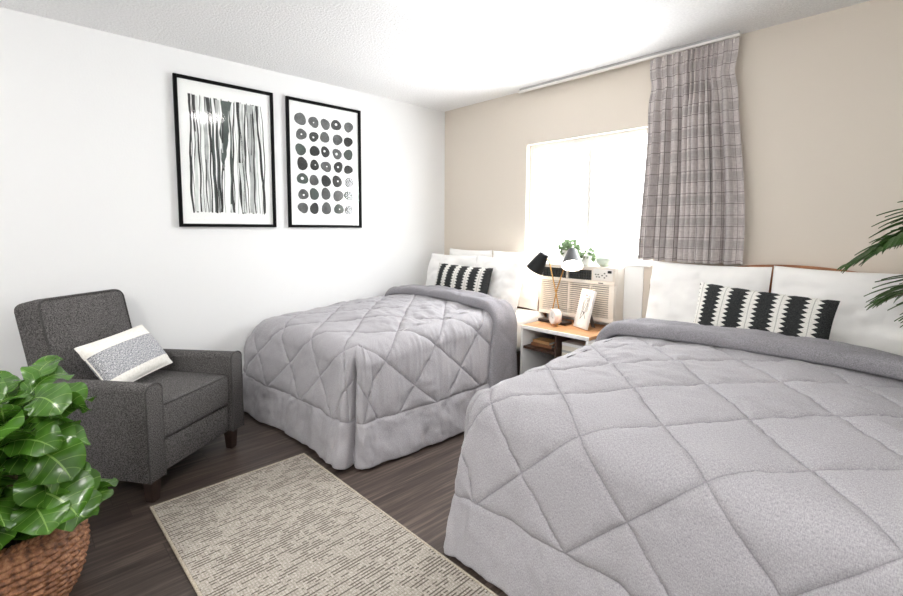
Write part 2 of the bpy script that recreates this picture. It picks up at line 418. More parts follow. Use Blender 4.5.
# window: jamb lining, sash frame, pane
win = empty('window_1', (WX0, 0, WZ0), kind='structure')
bm = BM(); fw = .04
for lo, hi in [((0, .05, 0), (fw, .11, WZ1-WZ0)), ((WX1-WX0-fw, .05, 0), (WX1-WX0, .11, WZ1-WZ0)), ((fw, .05, 0), (WX1-WX0-fw, .11, fw+.02)), ((fw, .05, WZ1-WZ0-fw), (WX1-WX0-fw, .11, WZ1-WZ0)),
               ((.535, .06, fw), (.57, .1, WZ1-WZ0-fw))]:
    box(bm, lo, hi, .004, 2)
from_bm('window_frame', bm, 'white_plastic', win)
bm = BM(); box(bm, (fw, .078, fw), (WX1-WX0-fw, .083, WZ1-WZ0-fw)); from_bm('window_pane', bm, 'glass', win, sm=False)
structure('trim_1', [((1.03, -.012, .5), (2.046, 0, 1.045))], 'white_trim', .003)      # white surround panel of the air conditioner
structure('trim_2', [((WX0-.01, -.018, WZ0-.008), (WX1-.03, .05, WZ0+.008))], 'white_trim', .003)  # sill board

# ------------------------------------------------------------------ pillows
def pillow(name, w, h, t, mat, loc, lean=0, rz=0, roll=0, pinch=.035, px=None, seed=0, nu=44, nv=36, parent=None, wr=.006, power=.42, welt=False):
    """stands on its lower edge: local x = width, z = height, y = thickness; loc = centre of lower edge"""
    U, V = np.meshgrid(np.linspace(-1, 1, nu), np.linspace(-1, 1, nv))
    prof = np.clip((1-np.abs(U)**2.6)*(1-np.abs(V)**2.6), 0, 1)**power
    X = U*w/2*(1-(pinch if px is None else px)*(1-V**2)*np.abs(U)**3*1.3)
    Z = V*h/2*(1-pinch*(1-U**2)*np.abs(V)**3*1.3)
    verts = []; uvs = []
    for sgn in (-1, 1):
        n = wr*fbm(U*2.4+seed*3.1, V*2.4+sgn*5, seed)*prof**.5
        cr = np.exp(-((1-np.abs(U))**2+(1-np.abs(V))**2)/.08)
        Y = sgn*(prof*t/2+n*.8) + .004*fbm(U*9, V*9, seed+9)*cr*sgn
        verts.append(np.stack([X, Y, Z+h/2], -1).reshape(-1, 3)); uvs.append(np.stack([U*.5+.5, V*.5+.5], -1).reshape(-1, 2))
    V3 = np.concatenate(verts); uv = np.concatenate(uvs)
    f = grid_faces(nv, nu)+grid_faces(nv, nu, nu*nv, flip=True)
    o = raw(name, V3, f, mat, parent, uv)
    bm = bmesh.new(); bm.from_mesh(o.data); bmesh.ops.remove_doubles(bm, verts=bm.verts[:], dist=1e-5); bm.to_mesh(o.data); bm.free(); smooth(o.data)
    o.matrix_local = Matrix.Translation(loc) @ Matrix.Rotation(rz, 4, 'Z') @ Matrix.Rotation(-lean, 4, 'X') @ Matrix.Rotation(roll, 4, 'Y')
    if welt:
        bmw = BM(); per = []
        for k in range(nu): per.append((X[0, k], 0, Z[0, k]+h/2))
        for k in range(1, nv): per.append((X[k, -1], 0, Z[k, -1]+h/2))
        for k in range(nu-2, -1, -1): per.append((X[-1, k], 0, Z[-1, k]+h/2))
        for k in range(nv-2, -1, -1): per.append((X[k, 0], 0, Z[k, 0]+h/2))
        tube(bmw, per, .004, 6); from_bm('welt', bmw, mat, o)
    return o

# ------------------------------------------------------------------ beds
def bed(xc, label, hb_top, hw=.70, arch=.35, mw=.625):
    b = empty('bed', (xc, -.95, 0), label=label, cat='bed', group=None)
    bm = BM(); box(bm, (-mw+.025, -.84, .1), (mw-.025, .86, .36), .02, 2); from_bm('bed_base', bm, 'dark_wood', b)
    bm = BM(); box(bm, (-mw, -.86, .363), (mw, .87, .645), .065, 4); from_bm('mattress', bm, 'linen', b)
    for sx in (-1, 1):
        for y in (-.78, .8):
            bm = BM(); box(bm, (sx*(mw-.085)-.03, y-.03, 0), (sx*(mw-.085)+.03, y+.03, .1), .006, 2); from_bm('leg', bm, 'dark_wood', b)
    # headboard: slightly arched plank on the wall
    bm = BM(); n = 24; ring = []
    for yy in (.936, .915):
        top = [(-hw+2*hw*i/n, yy, hb_top-arch*(hw*abs(-1+2*i/n))**2) for i in range(n+1)]
        ring.append([bm.verts.new(p) for p in top]+[bm.verts.new((hw, yy, .25)), bm.verts.new((-hw, yy, .25))])
    m = len(ring[0])
    for k in range(m): bm.faces.new((ring[0][k], ring[0][(k+1) % m], ring[1][(k+1) % m], ring[1][k]))
    bm.faces.new(ring[0]); bm.faces.new(ring[1][::-1])
    from_bm('headboard', bm, 'headboard', b, ang=30)
    return b

def comforter(name, xc, label, P, uc, par, seed, clampx=None, wrinkle=1.0, U0=.53):
    R, YF, YH = .12, -1.78, -.60
    D = .0085
    def zb(x, y):
        return .652+.052*sstep(-1.8, -.95, y)+.028*(1-np.clip(np.abs(x)/U0, 0, 1)**2)*sstep(-1.85, -1.4, y)
    LB = .235          # border width
    HEM = .016
    def offs(t, a_fl):
        t0 = R*PI/2; a = np.clip(t/R, 0, PI/2)
        o = np.where(t < t0, R*np.sin(a), R+(t-t0)*math.sin(a_fl)); d = np.where(t < t0, R*(1-np.cos(a)), R+(t-t0)*math.cos(a_fl))
        return o, d, a
    fl = math.radians(9)
    VE = -YF           # v measured toward the foot
    def tmax(z): return (z-HEM-R)/math.cos(fl)+R*PI/2
    TB = tmax(.655)-LB
    c_v = VE+TB; c_u = uc
    # lattice crossings at (c_u+i*P/2, c_v+j*P/2), i+j even
    def puff(u, v, db):
        a = (u-c_u)+(v-c_v); b = (u-c_u)-(v-c_v)
        d1 = np.abs((a+P/2) % P-P/2)/1.414; d2 = np.abs((b+P/2) % P-P/2)/1.414
        d = np.minimum(d1, d2)
        d = np.where(db > 0, np.minimum(d, db), -db)          # db>0 above the border seam
        d = np.where(db < 0, np.minimum(-db, 1.0), d)
        p = .0075*(1-np.exp(-d/.0065))+.008*(1-np.exp(-(d/.06)**1.5))
        p = p+.0034*vnoise(u*70, v*70, seed+3)*np.exp(-d/.03)
        return p, d
    def wrinkles(u, v, s, skirt):
        low = sstep(-.1, .6, fbm(u*2.2, v*2.2, seed+20, 2))
        w = .0055*fbm(u*5, v*5, seed)+.003*low*fbm(u*16+2*v, v*9, seed+5)
        return w*wrinkle
    verts = []; faces = []
    # ---- top
    nx = int(2*U0/D)+1; ny = int((YH-YF)/D)+1
    xs = np.linspace(-U0, U0, nx); ys = np.linspace(YF, YH, ny)
    X, Y = np.meshgrid(xs, ys); Z = zb(X, Y)
    p, d = puff(X, -Y, np.full_like(X, 9.)); Z = Z+p+wrinkles(X, -Y, None, False)+.0065*fbm(X*11, Y*20, seed+31)*sstep(-1.75, -1.2, Y)*wrinkle
    verts.append(np.stack([X, Y, Z], -1).reshape(-1, 3)); faces += grid_faces(ny, nx)
    # ---- skirt: perimeter path (head-left -> foot-left corner -> foot -> foot-right -> head-right)
    NC = 56
    bx = []; by = []; nxn = []; nyn = []
    for y in ys[::-1]: bx.append(-U0); by.append(y); nxn.append(-1); nyn.append(0)
    for k in range(1, NC):
        a = PI+PI/2*k/NC; bx.append(-U0); by.append(YF); nxn.append(math.cos(a)); nyn.append(math.sin(a))
    for x in xs: bx.append(x); by.append(YF); nxn.append(0); nyn.append(-1)
    for k in range(1, NC):
        a = 1.5*PI+PI/2*k/NC; bx.append(U0); by.append(YF); nxn.append(math.cos(a)); nyn.append(math.sin(a))
    for y in ys: bx.append(U0); by.append(y); nxn.append(1); nyn.append(0)
    bx, by, nX, nY = map(np.array, (bx, by, nxn, nyn)); m = len(bx)
    z0 = zb(bx, by)
    ss = np.arange(m)*D
    tm = tmax(z0)-.0+.010*fbm(ss*2.3, ss*0+.5, seed+7)-.012*np.abs(vnoise(ss*6, ss*0+3.3, seed+8))
    rows = int(.66/D)+1
    tt = np.linspace(0, 1, rows)[:, None]*tm[None, :]
    O, Dn, A = offs(tt, fl)
    mm = 1/np.maximum(np.abs(nX), np.abs(nY))
    u = bx[None]+tt*nX*mm; v = -by[None]-tt*nY*mm
    db = (tm-LB)[None]-tt
    p, d = puff(u, v, db)
    w = wrinkles(u, v, None, True)
    # vertical ripples on the skirts, opening toward the hem
    rip = (.5*fbm(ss*9, ss*0+1, seed+40)+.9*vnoise(ss*3.2, ss*0+2, seed+41))[None]*.016*sstep(.1, .6, tt)
    side = (np.abs(nX) > .9)[None]
    fine = .006*fbm(ss[None]*30+tt*3, tt*3.0, seed+44)*sstep(.03, .12, tt)*sstep(.62, .2, tt)*np.where(side, 1.0, .35)*wrinkle
    wbelow = .006*fbm(ss[None]*10, tt*9, seed+46)*(db < -.01)*wrinkle
    # corner crease
    corner = ((np.abs(nX) > .01) & (np.abs(nX) < .999))
    ang = np.arctan2(np.abs(nY), np.abs(nX))
    crease = -np.exp(-np.abs((ang-.80)/.075)**1.3)*corner*.075
    crease = crease[None]*sstep(.06, .22, tt)
    bulge = ((np.exp(-((ang-1.1)/.16)**2)*.022+np.exp(-((ang-.5)/.16)**2)*.012)*corner)[None]*sstep(.1, .3, tt)
    disp = p+w+rip+fine+wbelow+crease+bulge
    disp = np.maximum(disp, -.08)
    N = [nX[None]*np.sin(A), nY[None]*np.sin(A), np.cos(A)]
    if clampx is not None: disp = disp+.085*np.clip(-bx/U0, 0, 1)[None]*np.clip(-nY, 0, 1)[None]*sstep(0, .3, tt)
    SX = bx[None]+O*nX+disp*N[0]; SY = by[None]+O*nY+disp*N[1]; SZ = z0[None]-Dn+disp*N[2]
    SZ = np.maximum(SZ, .012)
    # hem roll
    ex = []
    for k, (din, up) in enumerate(((.006, -.004), (.014, -.002), (.018, .006), (.018, .03))):
        ex.append((SX[-1]-nX*din, SY[-1]-nY*din, np.maximum(SZ[-1]+up, .006)))
    SX = np.vstack([SX]+[e[0][None] for e in ex]); SY = np.vstack([SY]+[e[1][None] for e in ex]); SZ = np.vstack([SZ]+[e[2][None] for e in ex])
    off = nx*ny
    verts.append(np.stack([SX, SY, SZ], -1).reshape(-1, 3)); faces += grid_faces(SX.shape[0], m, off)
    V = np.concatenate(verts)
    V[:, 0] += xc
    if clampx is not None: V[:, 0] = np.where(V[:, 0] < clampx+.03, clampx+.03*np.exp((V[:, 0]-clampx-.03)/.03), V[:, 0])
    UVc = np.concatenate([np.stack([X, -Y], -1).reshape(-1, 2), np.stack([np.vstack([u]+[u[-1:]]*4), np.vstack([v]+[v[-1:]]*4)], -1).reshape(-1, 2)])
    DB = np.concatenate([np.full(X.size, 1.0), np.vstack([db]+[db[-1:]]*4).ravel()])
    mname = 'quilt %d' % seed
    MAT[mname] = quilt_mat('grey heather quilt cloth', P, c_u, c_v)
    o = raw(name, V, faces, mname, uv=UVc)
    l2 = o.data.uv_layers.new(name='Border'); ix = np.empty(len(o.data.loops), np.int32); o.data.loops.foreach_get('vertex_index', ix)
    l2.data.foreach_set('uv', np.stack([DB, DB*0], -1).astype(np.float32)[ix].ravel())
    bm = bmesh.new(); bm.from_mesh(o.data); bmesh.ops.remove_doubles(bm, verts=bm.verts[:], dist=.0012); bmesh.ops.recalc_face_normals(bm, faces=bm.faces[:]); bm.to_mesh(o.data); bm.free(); smooth(o.data)
    tag(o, label, 'comforter')
    # ---- folded-back cuff
    q = []                                     # across: left hem .. top .. right hem
    DC = .012
    for t in np.linspace(.58, 0, 48)[:-1]: q.append((-U0, -1, t))
    for x in np.linspace(-U0, U0, int(2*U0/DC)): q.append((x, 0, 0))
    for t in np.linspace(0, .58, 48)[1:]: q.append((U0, 1, t))
    q = np.array(q); nq = len(q)
    prof = []                                  # (y, lift)
    y0, y1 = -.77, -.548; th = .05
    for k in range(9):
        a = -PI/2-PI*k/8
        prof.append((y0+.026+.026*math.cos(a)*1.0, .004+th/2+th/2*math.sin(a)))
    for k in range(1, 20): prof.append((y0+.026+(y1-y0-.052)*k/20, .004+th+.004*math.sin(k*.5)))
    for k in range(9):
        a = PI/2-PI*k/8
        prof.append((y1-.026+.026*math.cos(a), .004+th/2+th/2*math.sin(a)))
    prof = np.array(prof); npf = len(prof)
    Yp = prof[:, 0][:, None]+np.zeros(nq)[None]; L = prof[:, 1][:, None]
    uu = (q[:, 0]+q[:, 1]*q[:, 2])[None]
    wob = .022*vnoise(uu*2.0, uu*0+4, seed+60)+.006*vnoise(uu*9, uu*0+5, seed+61)
    # fold slants a little toward the foot where it goes over the sides
    Yp = Yp+wob*np.linspace(1, .3, npf)[:, None]-.10*sstep(0, .5, q[:, 2])[None]*np.linspace(1, .15, npf)[:, None]
    a = (uu+Yp*1.0+.1) % .38; dd = np.minimum(a, .38-a)/1.414; a2 = (uu-Yp*1.0+.07) % .38; dd = np.minimum(dd, np.minimum(a2, .38-a2)/1.414)
    pf = .011*(1-np.exp(-(dd/.022)))+.003*fbm(uu*12, Yp*20, seed+62)+.004*fbm(uu*5, Yp*6, seed+63)
    lift = (L+(pf+.012)*(L > th*.55)+.006)*(1-.45*sstep(0, .2, q[:, 2])[None])+.004
    O, Dn, A = offs(q[:, 2], math.radians(5))
    zz = zb(q[:, 0][None], np.maximum(Yp, -.9))
    CX = q[:, 0][None]+q[:, 1][None]*(O[None]+lift*np.sin(A)[None])
    CZ = zz-Dn[None]+lift*np.cos(A)[None]
    V = np.stack([CX, Yp, np.maximum(CZ, .02)], -1).reshape(-1, 3); V[:, 0] += xc
    if clampx is not None: V[:, 0] = np.where(V[:, 0] < clampx+.03, clampx+.03*np.exp((V[:, 0]-clampx-.03)/.03), V[:, 0])
    c = raw('folded_cuff', V, grid_faces(npf, nq), 'cuff', o, np.stack([uu+0*Yp, Yp], -1).reshape(-1, 2))
    c['label'] = 'smooth darker grey folded back edge'
    return o

bed(.70, 'bed in the far left corner, under the two framed prints', 1.04, .56)
comforter('comforter', .70, 'grey diamond quilted comforter on the far left bed beside the armchair', .38, .13, 0, 11, clampx=.016, wrinkle=1.25)
bed(2.905, 'bed in the right foreground with a brown wooden headboard edge above its pillows', 1.108, .80, .28, .715)
comforter('comforter', 2.905, 'grey diamond quilted comforter on the large bed in the right foreground', .386, -.21, 0, 47, wrinkle=1.0, U0=.62)

ZS = .648
def wp(label, x, y, w, h, lean, rz, seed, group, t=.15, z=ZS):
    o = pillow('pillow', w, h, t, 'linen', (x, y, z), lean, rz, seed=seed, wr=.018, px=.006); return tag(o, label, 'pillow', group)
LE = math.radians
wp('white pillow at the back of the far bed, nearest the room corner', .47, -.15, .54, .465, LE(5), 0, 3, 'white pillows on the far bed', .09)
wp('white pillow at the back of the far bed, nearest the window', 1.01, -.15, .51, .465, LE(5), 0, 5, 'white pillows on the far bed', .09)
wp('white front pillow on the far bed behind the striped lumbar pillow', .40, -.355, .565, .43, LE(14), LE(2), 8, 'white pillows on the far bed', .13)
wp('white front pillow on the far bed, closest to the lamp', .962, -.36, .53, .43, LE(14), LE(-3), 9, 'white pillows on the far bed', .14)
wp('white pillow on the near bed, below the curtain', 2.492, -.235, .653, .462, LE(14), LE(1), 14, 'white pillows on the near bed', .17)
wp('white pillow on the near bed, beside the palm fronds', 3.15, -.235, .655, .47, LE(14), LE(-1), 15, 'white pillows on the near bed', .17)
def lum(label, x, y, rz, roll, lean, seed):
    o = pillow('lumbar_pillow', .62, .31, .13, 'lumbar', (x, y, ZS+.045), lean, rz, roll, .03, None, seed, 60, 34, wr=.004, power=.5); return tag(o, label, 'pillow', 'black and white lumbar pillows')
lum('black lumbar pillow with white jagged stripes on the far left bed', .70, -.495, LE(2), LE(1), LE(16), 21)
lum('black lumbar pillow with white jagged stripes on the near right bed', 2.825, -.475, LE(-3), LE(3), LE(15), 22)

# ------------------------------------------------------------------ pictures on the left wall
def picture(yc, label):
    w, h = .646, .976
    p = empty('framed_print', (.004, yc, 1.301+h/2), label=label, cat='picture')
    bm = BM(); fw, fd = .021, .024
    for lo, hi in [((0, -w/2, -h/2), (fd, -w/2+fw, h/2)), ((0, w/2-fw, -h/2), (fd, w/2, h/2)), ((0, -w/2+fw, -h/2), (fd, w/2-fw, -h/2+fw)), ((0, -w/2+fw, h/2-fw), (fd, w/2-fw, h/2))]:
        box(bm, lo, hi, .0015, 2)
    from_bm('frame', bm, 'black_frame', p)
    bm = BM(); box(bm, (.014, -w/2+fw-.002, -h/2+fw-.002), (.0165, w/2-fw+.002, h/2-fw+.002)); from_bm('glass_pane', bm, 'glass', p, sm=False)
    return p
def print_mesh(p, polys, mats):
    """paper plate plus thin ink shapes lying on it; polys: list of (points(y,z), material index)"""
    bm = BM(); w, h = .646-.04, .976-.04
    box(bm, (.003, -w/2, -h/2), (.008, w/2, h/2))
    for k, (pts, mi) in enumerate(polys):
        x = .0082+.00002*(k % 40)
        f = bm.faces.new([bm.verts.new((x, a, b)) for a, b in pts]); f.material_index = mi
    me = bpy.data.meshes.new('print_sheet'); bm.to_mesh(me); bm.free()
    return link('print_sheet', me, p, mats)
rng = random.Random(3)
p1 = picture(-2.052, 'black framed print of vertical ink stripes, nearer the armchair')
polys = []
def stripe(y0, y1, w0, w1, zt, zb_, mi, wob=.006, ph=0):
    n = 26; L = []; Rr = []
    for i in range(n+1):
        t = i/n; z = zt+(zb_-zt)*t
        c = y0+(y1-y0)*t+wob*math.sin(t*5+ph)+.0025*math.sin(t*17+ph*3)+rng.uniform(-.0008, .0008)
        w = (w0+(w1-w0)*t)*(1+.2*math.sin(t*8+ph*2))/2
        L.append((c-w, z)); Rr.append((c+w, z))
    for i in range(n): polys.append(([L[i], Rr[i], Rr[i+1], L[i+1]], mi))
top, bot = .382, -.395
# broad washes first, then ink lines
for y, w, mi in ((-.20, .022, 5), (-.135, .02, 3), (.085, .03, 5), (.16, .045, 3), (.19, .016, 5), (.015, .02, 5), (-.06, .018, 3), (.11, .012, 3), (-.17, .012, 5)):
    stripe(y, y+rng.uniform(-.012, .012), w, w*.8, top-.01, bot+.01, mi, .006, y*30)
stripe(-.005, -.02, .062, .05, top-.01, .10, 4, .004, 1); stripe(-.02, -.035, .045, .012, .10, -.1, 4, .004, 2)
for y0, y1, w0, w1, mi in ((-.238, -.232, .014, .012, 1), (-.214, -.205, .012, .012, 1), (-.196, -.183, .006, .012, 1), (-.155, -.15, .005, .006, 3), (-.118, -.085, .02, .014, 1), (-.098, -.092, .012, .010, 4), (-.075, -.055, .018, .014, 1),
                           (-.046, -.03, .008, .006, 3), (.008, .03, .006, .016, 1), (.045, .03, .012, .006, 1), (.068, .088, .016, .016, 1), (.085, .10, .008, .006, 4), (.118, .128, .012, .006, 1), (.14, .15, .006, .006, 2), (.172, .182, .014, .008, 1),
                           (.195, .20, .006, .006, 3), (.205, .242, .02, .012, 1), (.238, .252, .004, .010, 1), (.225, .228, .004, .004, 3), (-.17, -.168, .004, .004, 2), (.055, .058, .004, .005, 3), (-.222, -.226, .004, .004, 2), (-.142, -.14, .012, .006, 2), (-.105, -.118, .006, .01, 1), (-.03, -.05, .006, .014, 1), (.02, .012, .005, .012, 4), (.10, .112, .004, .01, 2), (.155, .165, .005, .01, 2), (-.065, -.07, .006, .008, 4)):
    stripe(y0, y1, w0, w1, top-rng.uniform(0, .012), bot+rng.uniform(0, .01), mi, rng.uniform(.003, .008), rng.uniform(0, 6))
print_mesh(p1, polys, ('paper', 'ink_dark', 'ink_mid', 'ink_light', 'ink_green', 'ink_wash'))
p2 = picture(-1.306, 'black framed print of rows of grey ink dots, nearer the window wall')
polys = []
for r in range(7):
    for c in range(5):
        y = -.205+c*.103+rng.uniform(-.008, .008); z = .335-r*.112+rng.uniform(-.007, .007)
        R0 = rng.uniform(.041, .047); n = 20; ph = rng.uniform(0, 6); el = rng.uniform(.88, 1.05)
        ring = []
        for k in range(n):
            a = 2*PI*k/n; q = R0*(1+.07*math.sin(2*a+ph)+.05*math.sin(3*a+ph*2)+rng.uniform(-.02, .02))
            ring.append((y+q*math.cos(a)*.98, z+q*math.sin(a)*el))
        mi = rng.choice((1, 1, 2, 2, 4))
        polys.append((ring, mi))
        if rng.random() < .45:
            ho = R0*rng.uniform(.12, .3); oy, oz = rng.uniform(-.008, .008), rng.uniform(-.006, .006)
            polys.append(([(y+oy+ho*math.cos(2*PI*k/10), z+oz+ho*math.sin(2*PI*k/10)*.9) for k in range(10)], 0))
print_mesh(p2, polys, ('paper', 'ink_dark', 'ink_mid', 'ink_light', 'ink_green', 'ink_wash'))

# ------------------------------------------------------------------ curtain and its track
def curtain():
    nu, nv = 420, 70; zt, zbm = 2.406, 1.098
    u = np.linspace(0, 1, nu)[None]; t = np.linspace(0, 1, nv)[:, None]
    z = zt+(zbm-zt)*t
    width = .515+.09*sstep(.05, .9, t)+0*u
    # warp: flat panel at the left, crowded folds in the middle
    wu = u+.075*np.sin(2*PI*u*1.0-.3)+.01*np.sin(2*PI*u*3+1)
    wu = (wu-wu[:, :1])/(wu[:, -1:]-wu[:, :1])
    N = 10.5
    ph = 2*PI*N*u+.5*np.sin(u*9)
    env = .35+.65*np.exp(-((u-.55)/.22)**2)
    amp = np.where(t < .09, .014, 0.014+.036*sstep(.09, .4, t)*env)
    fold = np.sin(ph)+.25*np.sin(2*ph+1+2*t)+.18*np.sin(ph*.5+3*t)*sstep(.2, .8, t)
    x = 2.055-.03*sstep(.3, 1, t)+(width+.03*sstep(.3, 1, t))*wu+amp*.35*np.cos(ph)*sstep(.05, .3, t)*np.clip(np.minimum(u, 1-u)*8, 0, 1)+.016*np.exp(-((t-.14)/.05)**2)*(-(u-.5)*2)*np.abs(u-.5)*2
    y = -.066+amp*fold*.82
    # header pleats
    hd = np.exp(-((t-.075)/.03)**2)
    y = y-.010*hd*np.clip(np.sin(ph), 0, 1)
    y = np.clip(y, -.122, -.022)
    V = np.stack([x+0*t, y, z+0*u+.004*np.sin(ph)*(t > .97)], -1).reshape(-1, 3)
    uv = np.stack([u*1.18+0*t, z+0*u], -1).reshape(-1, 2)
    c = empty('curtain', (2.33, -.066, 2.392), label='grey plaid pleated curtain drawn to the right side of the window', cat='curtain')
    V = V-np.array([2.33, -.066, 2.392])
    o = raw('curtain_panel', V, grid_faces(nv, nu), 'curtain', c, uv)
    # pleat hooks
    for k in range(9):
        bm = BM(); xx = 2.08+k*.058-2.33
        tube(bm, [(xx, 0, -.012), (xx, 0.004, .014)], .003, 6); from_bm('hook', bm, 'white_plastic', c)
    return c
curtain()
tr = empty('curtain_track', (.98, -.066, 2.4175), label='slim white curtain track along the ceiling above the window', cat='curtain track')
bm = BM(); box(bm, (0, -.012, -.008), (1.595, .012, .007), .002, 2); from_bm('rail', bm, 'white_plastic', tr)
bm = BM(); box(bm, (0.004, -.009, .0072), (1.59, .009, .0222)); from_bm('gap_shade_strip', bm, 'gap_shade_grey', tr, sm=False)  # grey strip stands in for the shadow between rail and ceiling
bm = BM(); box(bm, (-.012, -.014, -.009), (-.0005, .014, .0085), .003, 2); from_bm('end_cap', bm, 'white_plastic', tr)

# ------------------------------------------------------------------ air conditioner
ac = empty('air_conditioner', (1.60, -.014, .645), label='warm white wall air conditioner below the window behind the nightstand', cat='air conditioner')
X0, X1, Yf, Zt = -.315, .315, -.15, .39
bm = BM(); box(bm, (X0, -.115, 0), (X1, 0, Zt), .008, 3)
from_bm('casing', bm, 'ac_plastic', ac)
bm = BM()   # front bezel with openings: rails
for lo, hi in [((X0, Yf, 0), (X1, -.116, .03)), ((X0, Yf, .262), (X1, -.116, .288)), ((X0, Yf, .03), (X0+.022, -.116, .262)), ((X1-.04, Yf, .03), (X1, -.116, .262)), ((-.055, Yf+.002, .03), (-.04, -.116, .262)),
               ((.125, Yf+.002, .03), (.135, -.116, .262)),
               ((X0, Yf+.008, .36), (X1, -.116, Zt-.002)), ((X0, Yf+.003, .288), (X0+.02, -.116, .36)), ((.135, Yf+.006, .288), (X1, -.116, .36)), ((-.075, Yf+.006, .288), (-.06, -.116, .36))]:
    box(bm, lo, hi, .003, 2)
from_bm('front_bezel', bm, 'ac_plastic', ac)
bm = BM(); box(bm, (X0+.01, -.1175, .02), (X1-.02, -.1155, .375)); from_bm('dark_backing', bm, 'dark_plastic', ac, sm=False)
bm = BM(); n = 15
for k in range(n):
    z = .036+k*.0152
    for a, b in ((X0+.022, -.055), (-.04, .125), (.135, X1-.04)):
        box(bm, (a, Yf+.004, z), (b, -.119, z+.008), 0, M=None)
from_bm('intake_grille', bm, 'ac_plastic', ac, sm=False)
bm = BM()
for a, b in ((X0+.02, -.075), (-.06, .135)):
    for k in range(10):
        xx = a+(b-a)*(k+.5)/10
        box(bm, (xx-.0015, Yf+.012, .288), (xx+.0015, -.119, .36))
    for k in range(3): box(bm, (a, Yf+.02, .303+k*.02), (b, -.119, .306+k*.02))
from_bm('louver', bm, 'grey_plastic', ac, sm=False)
bm = BM(); box(bm, (.15, Yf+.002, .294), (.30, Yf+.0055, .372), .002, 2); cp = from_bm('control_panel', bm, 'white_plastic', ac)
for (a, b) in [(.172, .335), (.192, .335), (.18, .318), (.2, .318), (.222, .33), (.24, .345), (.255, .33), (.24, .315)]:
    bm = BM(); box(bm, (a-.006, Yf-.002, b-.004), (a+.006, Yf+.0018, b+.004), .0015, 2); from_bm('button', bm, 'grey_plastic', cp)
bm = BM(); box(bm, (.262, Yf, .348), (.292, Yf+.0018, .366), .001, 1); from_bm('display', bm, 'dark_plastic', cp)
bm = BM(); box(bm, (.195, Yf-.0012, .271), (.232, Yf-.0002, .279), .0004, 1); from_bm('emblem', bm, 'grey_plastic', ac)

# ------------------------------------------------------------------ plants and pots on the air conditioner
ZA = .645+.39+.001
def blob_leaves(bm, n, rx, ry, rz, size, rnd, drop=0, uvl=None, cz=0):
    for i in range(n):
        d = Vector((rnd.gauss(0, 1), rnd.gauss(0, 1), abs(rnd.gauss(0, 1))*1.0-.25)).normalized()
        p = Vector((d.x*rx, d.y*ry, cz+d.z*rz))*rnd.uniform(.55, 1.0)
        s = size*rnd.uniform(.7, 1.2); t = (d+Vector((rnd.uniform(-.6, .6), rnd.uniform(-.6, .6), rnd.uniform(-.5, .5)-drop))).normalized()
        sd = t.orthogonal().normalized(); up = t.cross(sd)
        rows = []
        for k in range(5):
            q = k/4; w = math.sin(PI*min(.97, q*.85+.1))*s*.32; c = p+t*s*q-Vector((0, 0, drop*s*q*q*.6))
            rows.append([bm.verts.new(c-sd*w+up*w*.3), bm.verts.new(c), bm.verts.new(c+sd*w+up*w*.3)])
        for a, b in zip(rows, rows[1:]):
            for j in range(2):
                f = bm.faces.new((a[j], a[j+1], b[j+1], b[j]))
                k0 = rows.index(a)
                if uvl:
                    for lp, (uu, vv) in zip(f.loops, ((k0/4, j/2), (k0/4, j/2+.5), (k0/4+.25, j/2+.5), (k0/4+.25, j/2))): lp[uvl].uv = (uu, vv)
def small_pot(name, label, x, y, prof, mat, soil_z, soil_r):
    o = empty(name, (x, y, ZA), label=label, cat='potted plant')
    bm = BM(); lathe(bm, prof, 36); from_bm('pot', bm, mat, o)
    bm = BM(); lathe(bm, [(0, soil_z+.004), (soil_r*.6, soil_z+.003), (soil_r, soil_z)], 24); from_bm('soil', bm, 'soil', o)
    return o
rnd = random.Random(5)
t = small_pot('potted_plant', 'bushy grey green plant in a white pot above the air conditioner, tallest of the row', 1.495, -.07,
              [(0, 0), (.042, 0), (.047, .003), (.06, .1), (.061, .105), (.057, .105), (.054, .09), (0, .09)], 'white_ceramic', .0905, .053)
bm = BM(); uvl = bm.loops.layers.uv.new('UVMap'); blob_leaves(bm, 260, .078, .06, .06, .032, rnd, 0, uvl, .118); [setattr(v.co, 'z', max(v.co.z, .004)) for v in bm.verts]; from_bm('foliage', bm, 'small_leaf', t)
t = small_pot('potted_plant', 'small trailing light green plant in a narrow white pot above the air conditioner', 1.655, -.09,
              [(0, 0), (.026, 0), (.03, .003), (.034, .066), (.033, .07), (.030, .07), (.029, .06), (0, .06)], 'white_ceramic', .0605, .028)
bm = BM(); uvl = bm.loops.layers.uv.new('UVMap'); blob_leaves(bm, 70, .05, .04, .05, .032, rnd, .5, uvl, .085); [setattr(v.co, 'z', max(v.co.z, .004)) for v in bm.verts]; from_bm('foliage', bm, 'small_leaf', t)
bm = BM(); lathe(bm, [(0, 0), (.03, 0), (.036, .003), (.056, .022), (.062, .042), (.058, .06), (.044, .07), (.041, .069), (.055, .055), (.057, .042), (.05, .02), (0, .008)], 44)
o = from_bm('bowl', bm, 'sage'); o.location = (1.795, -.082, ZA); tag(o, 'pale sage green round bowl above the right end of the air conditioner', 'bowl')

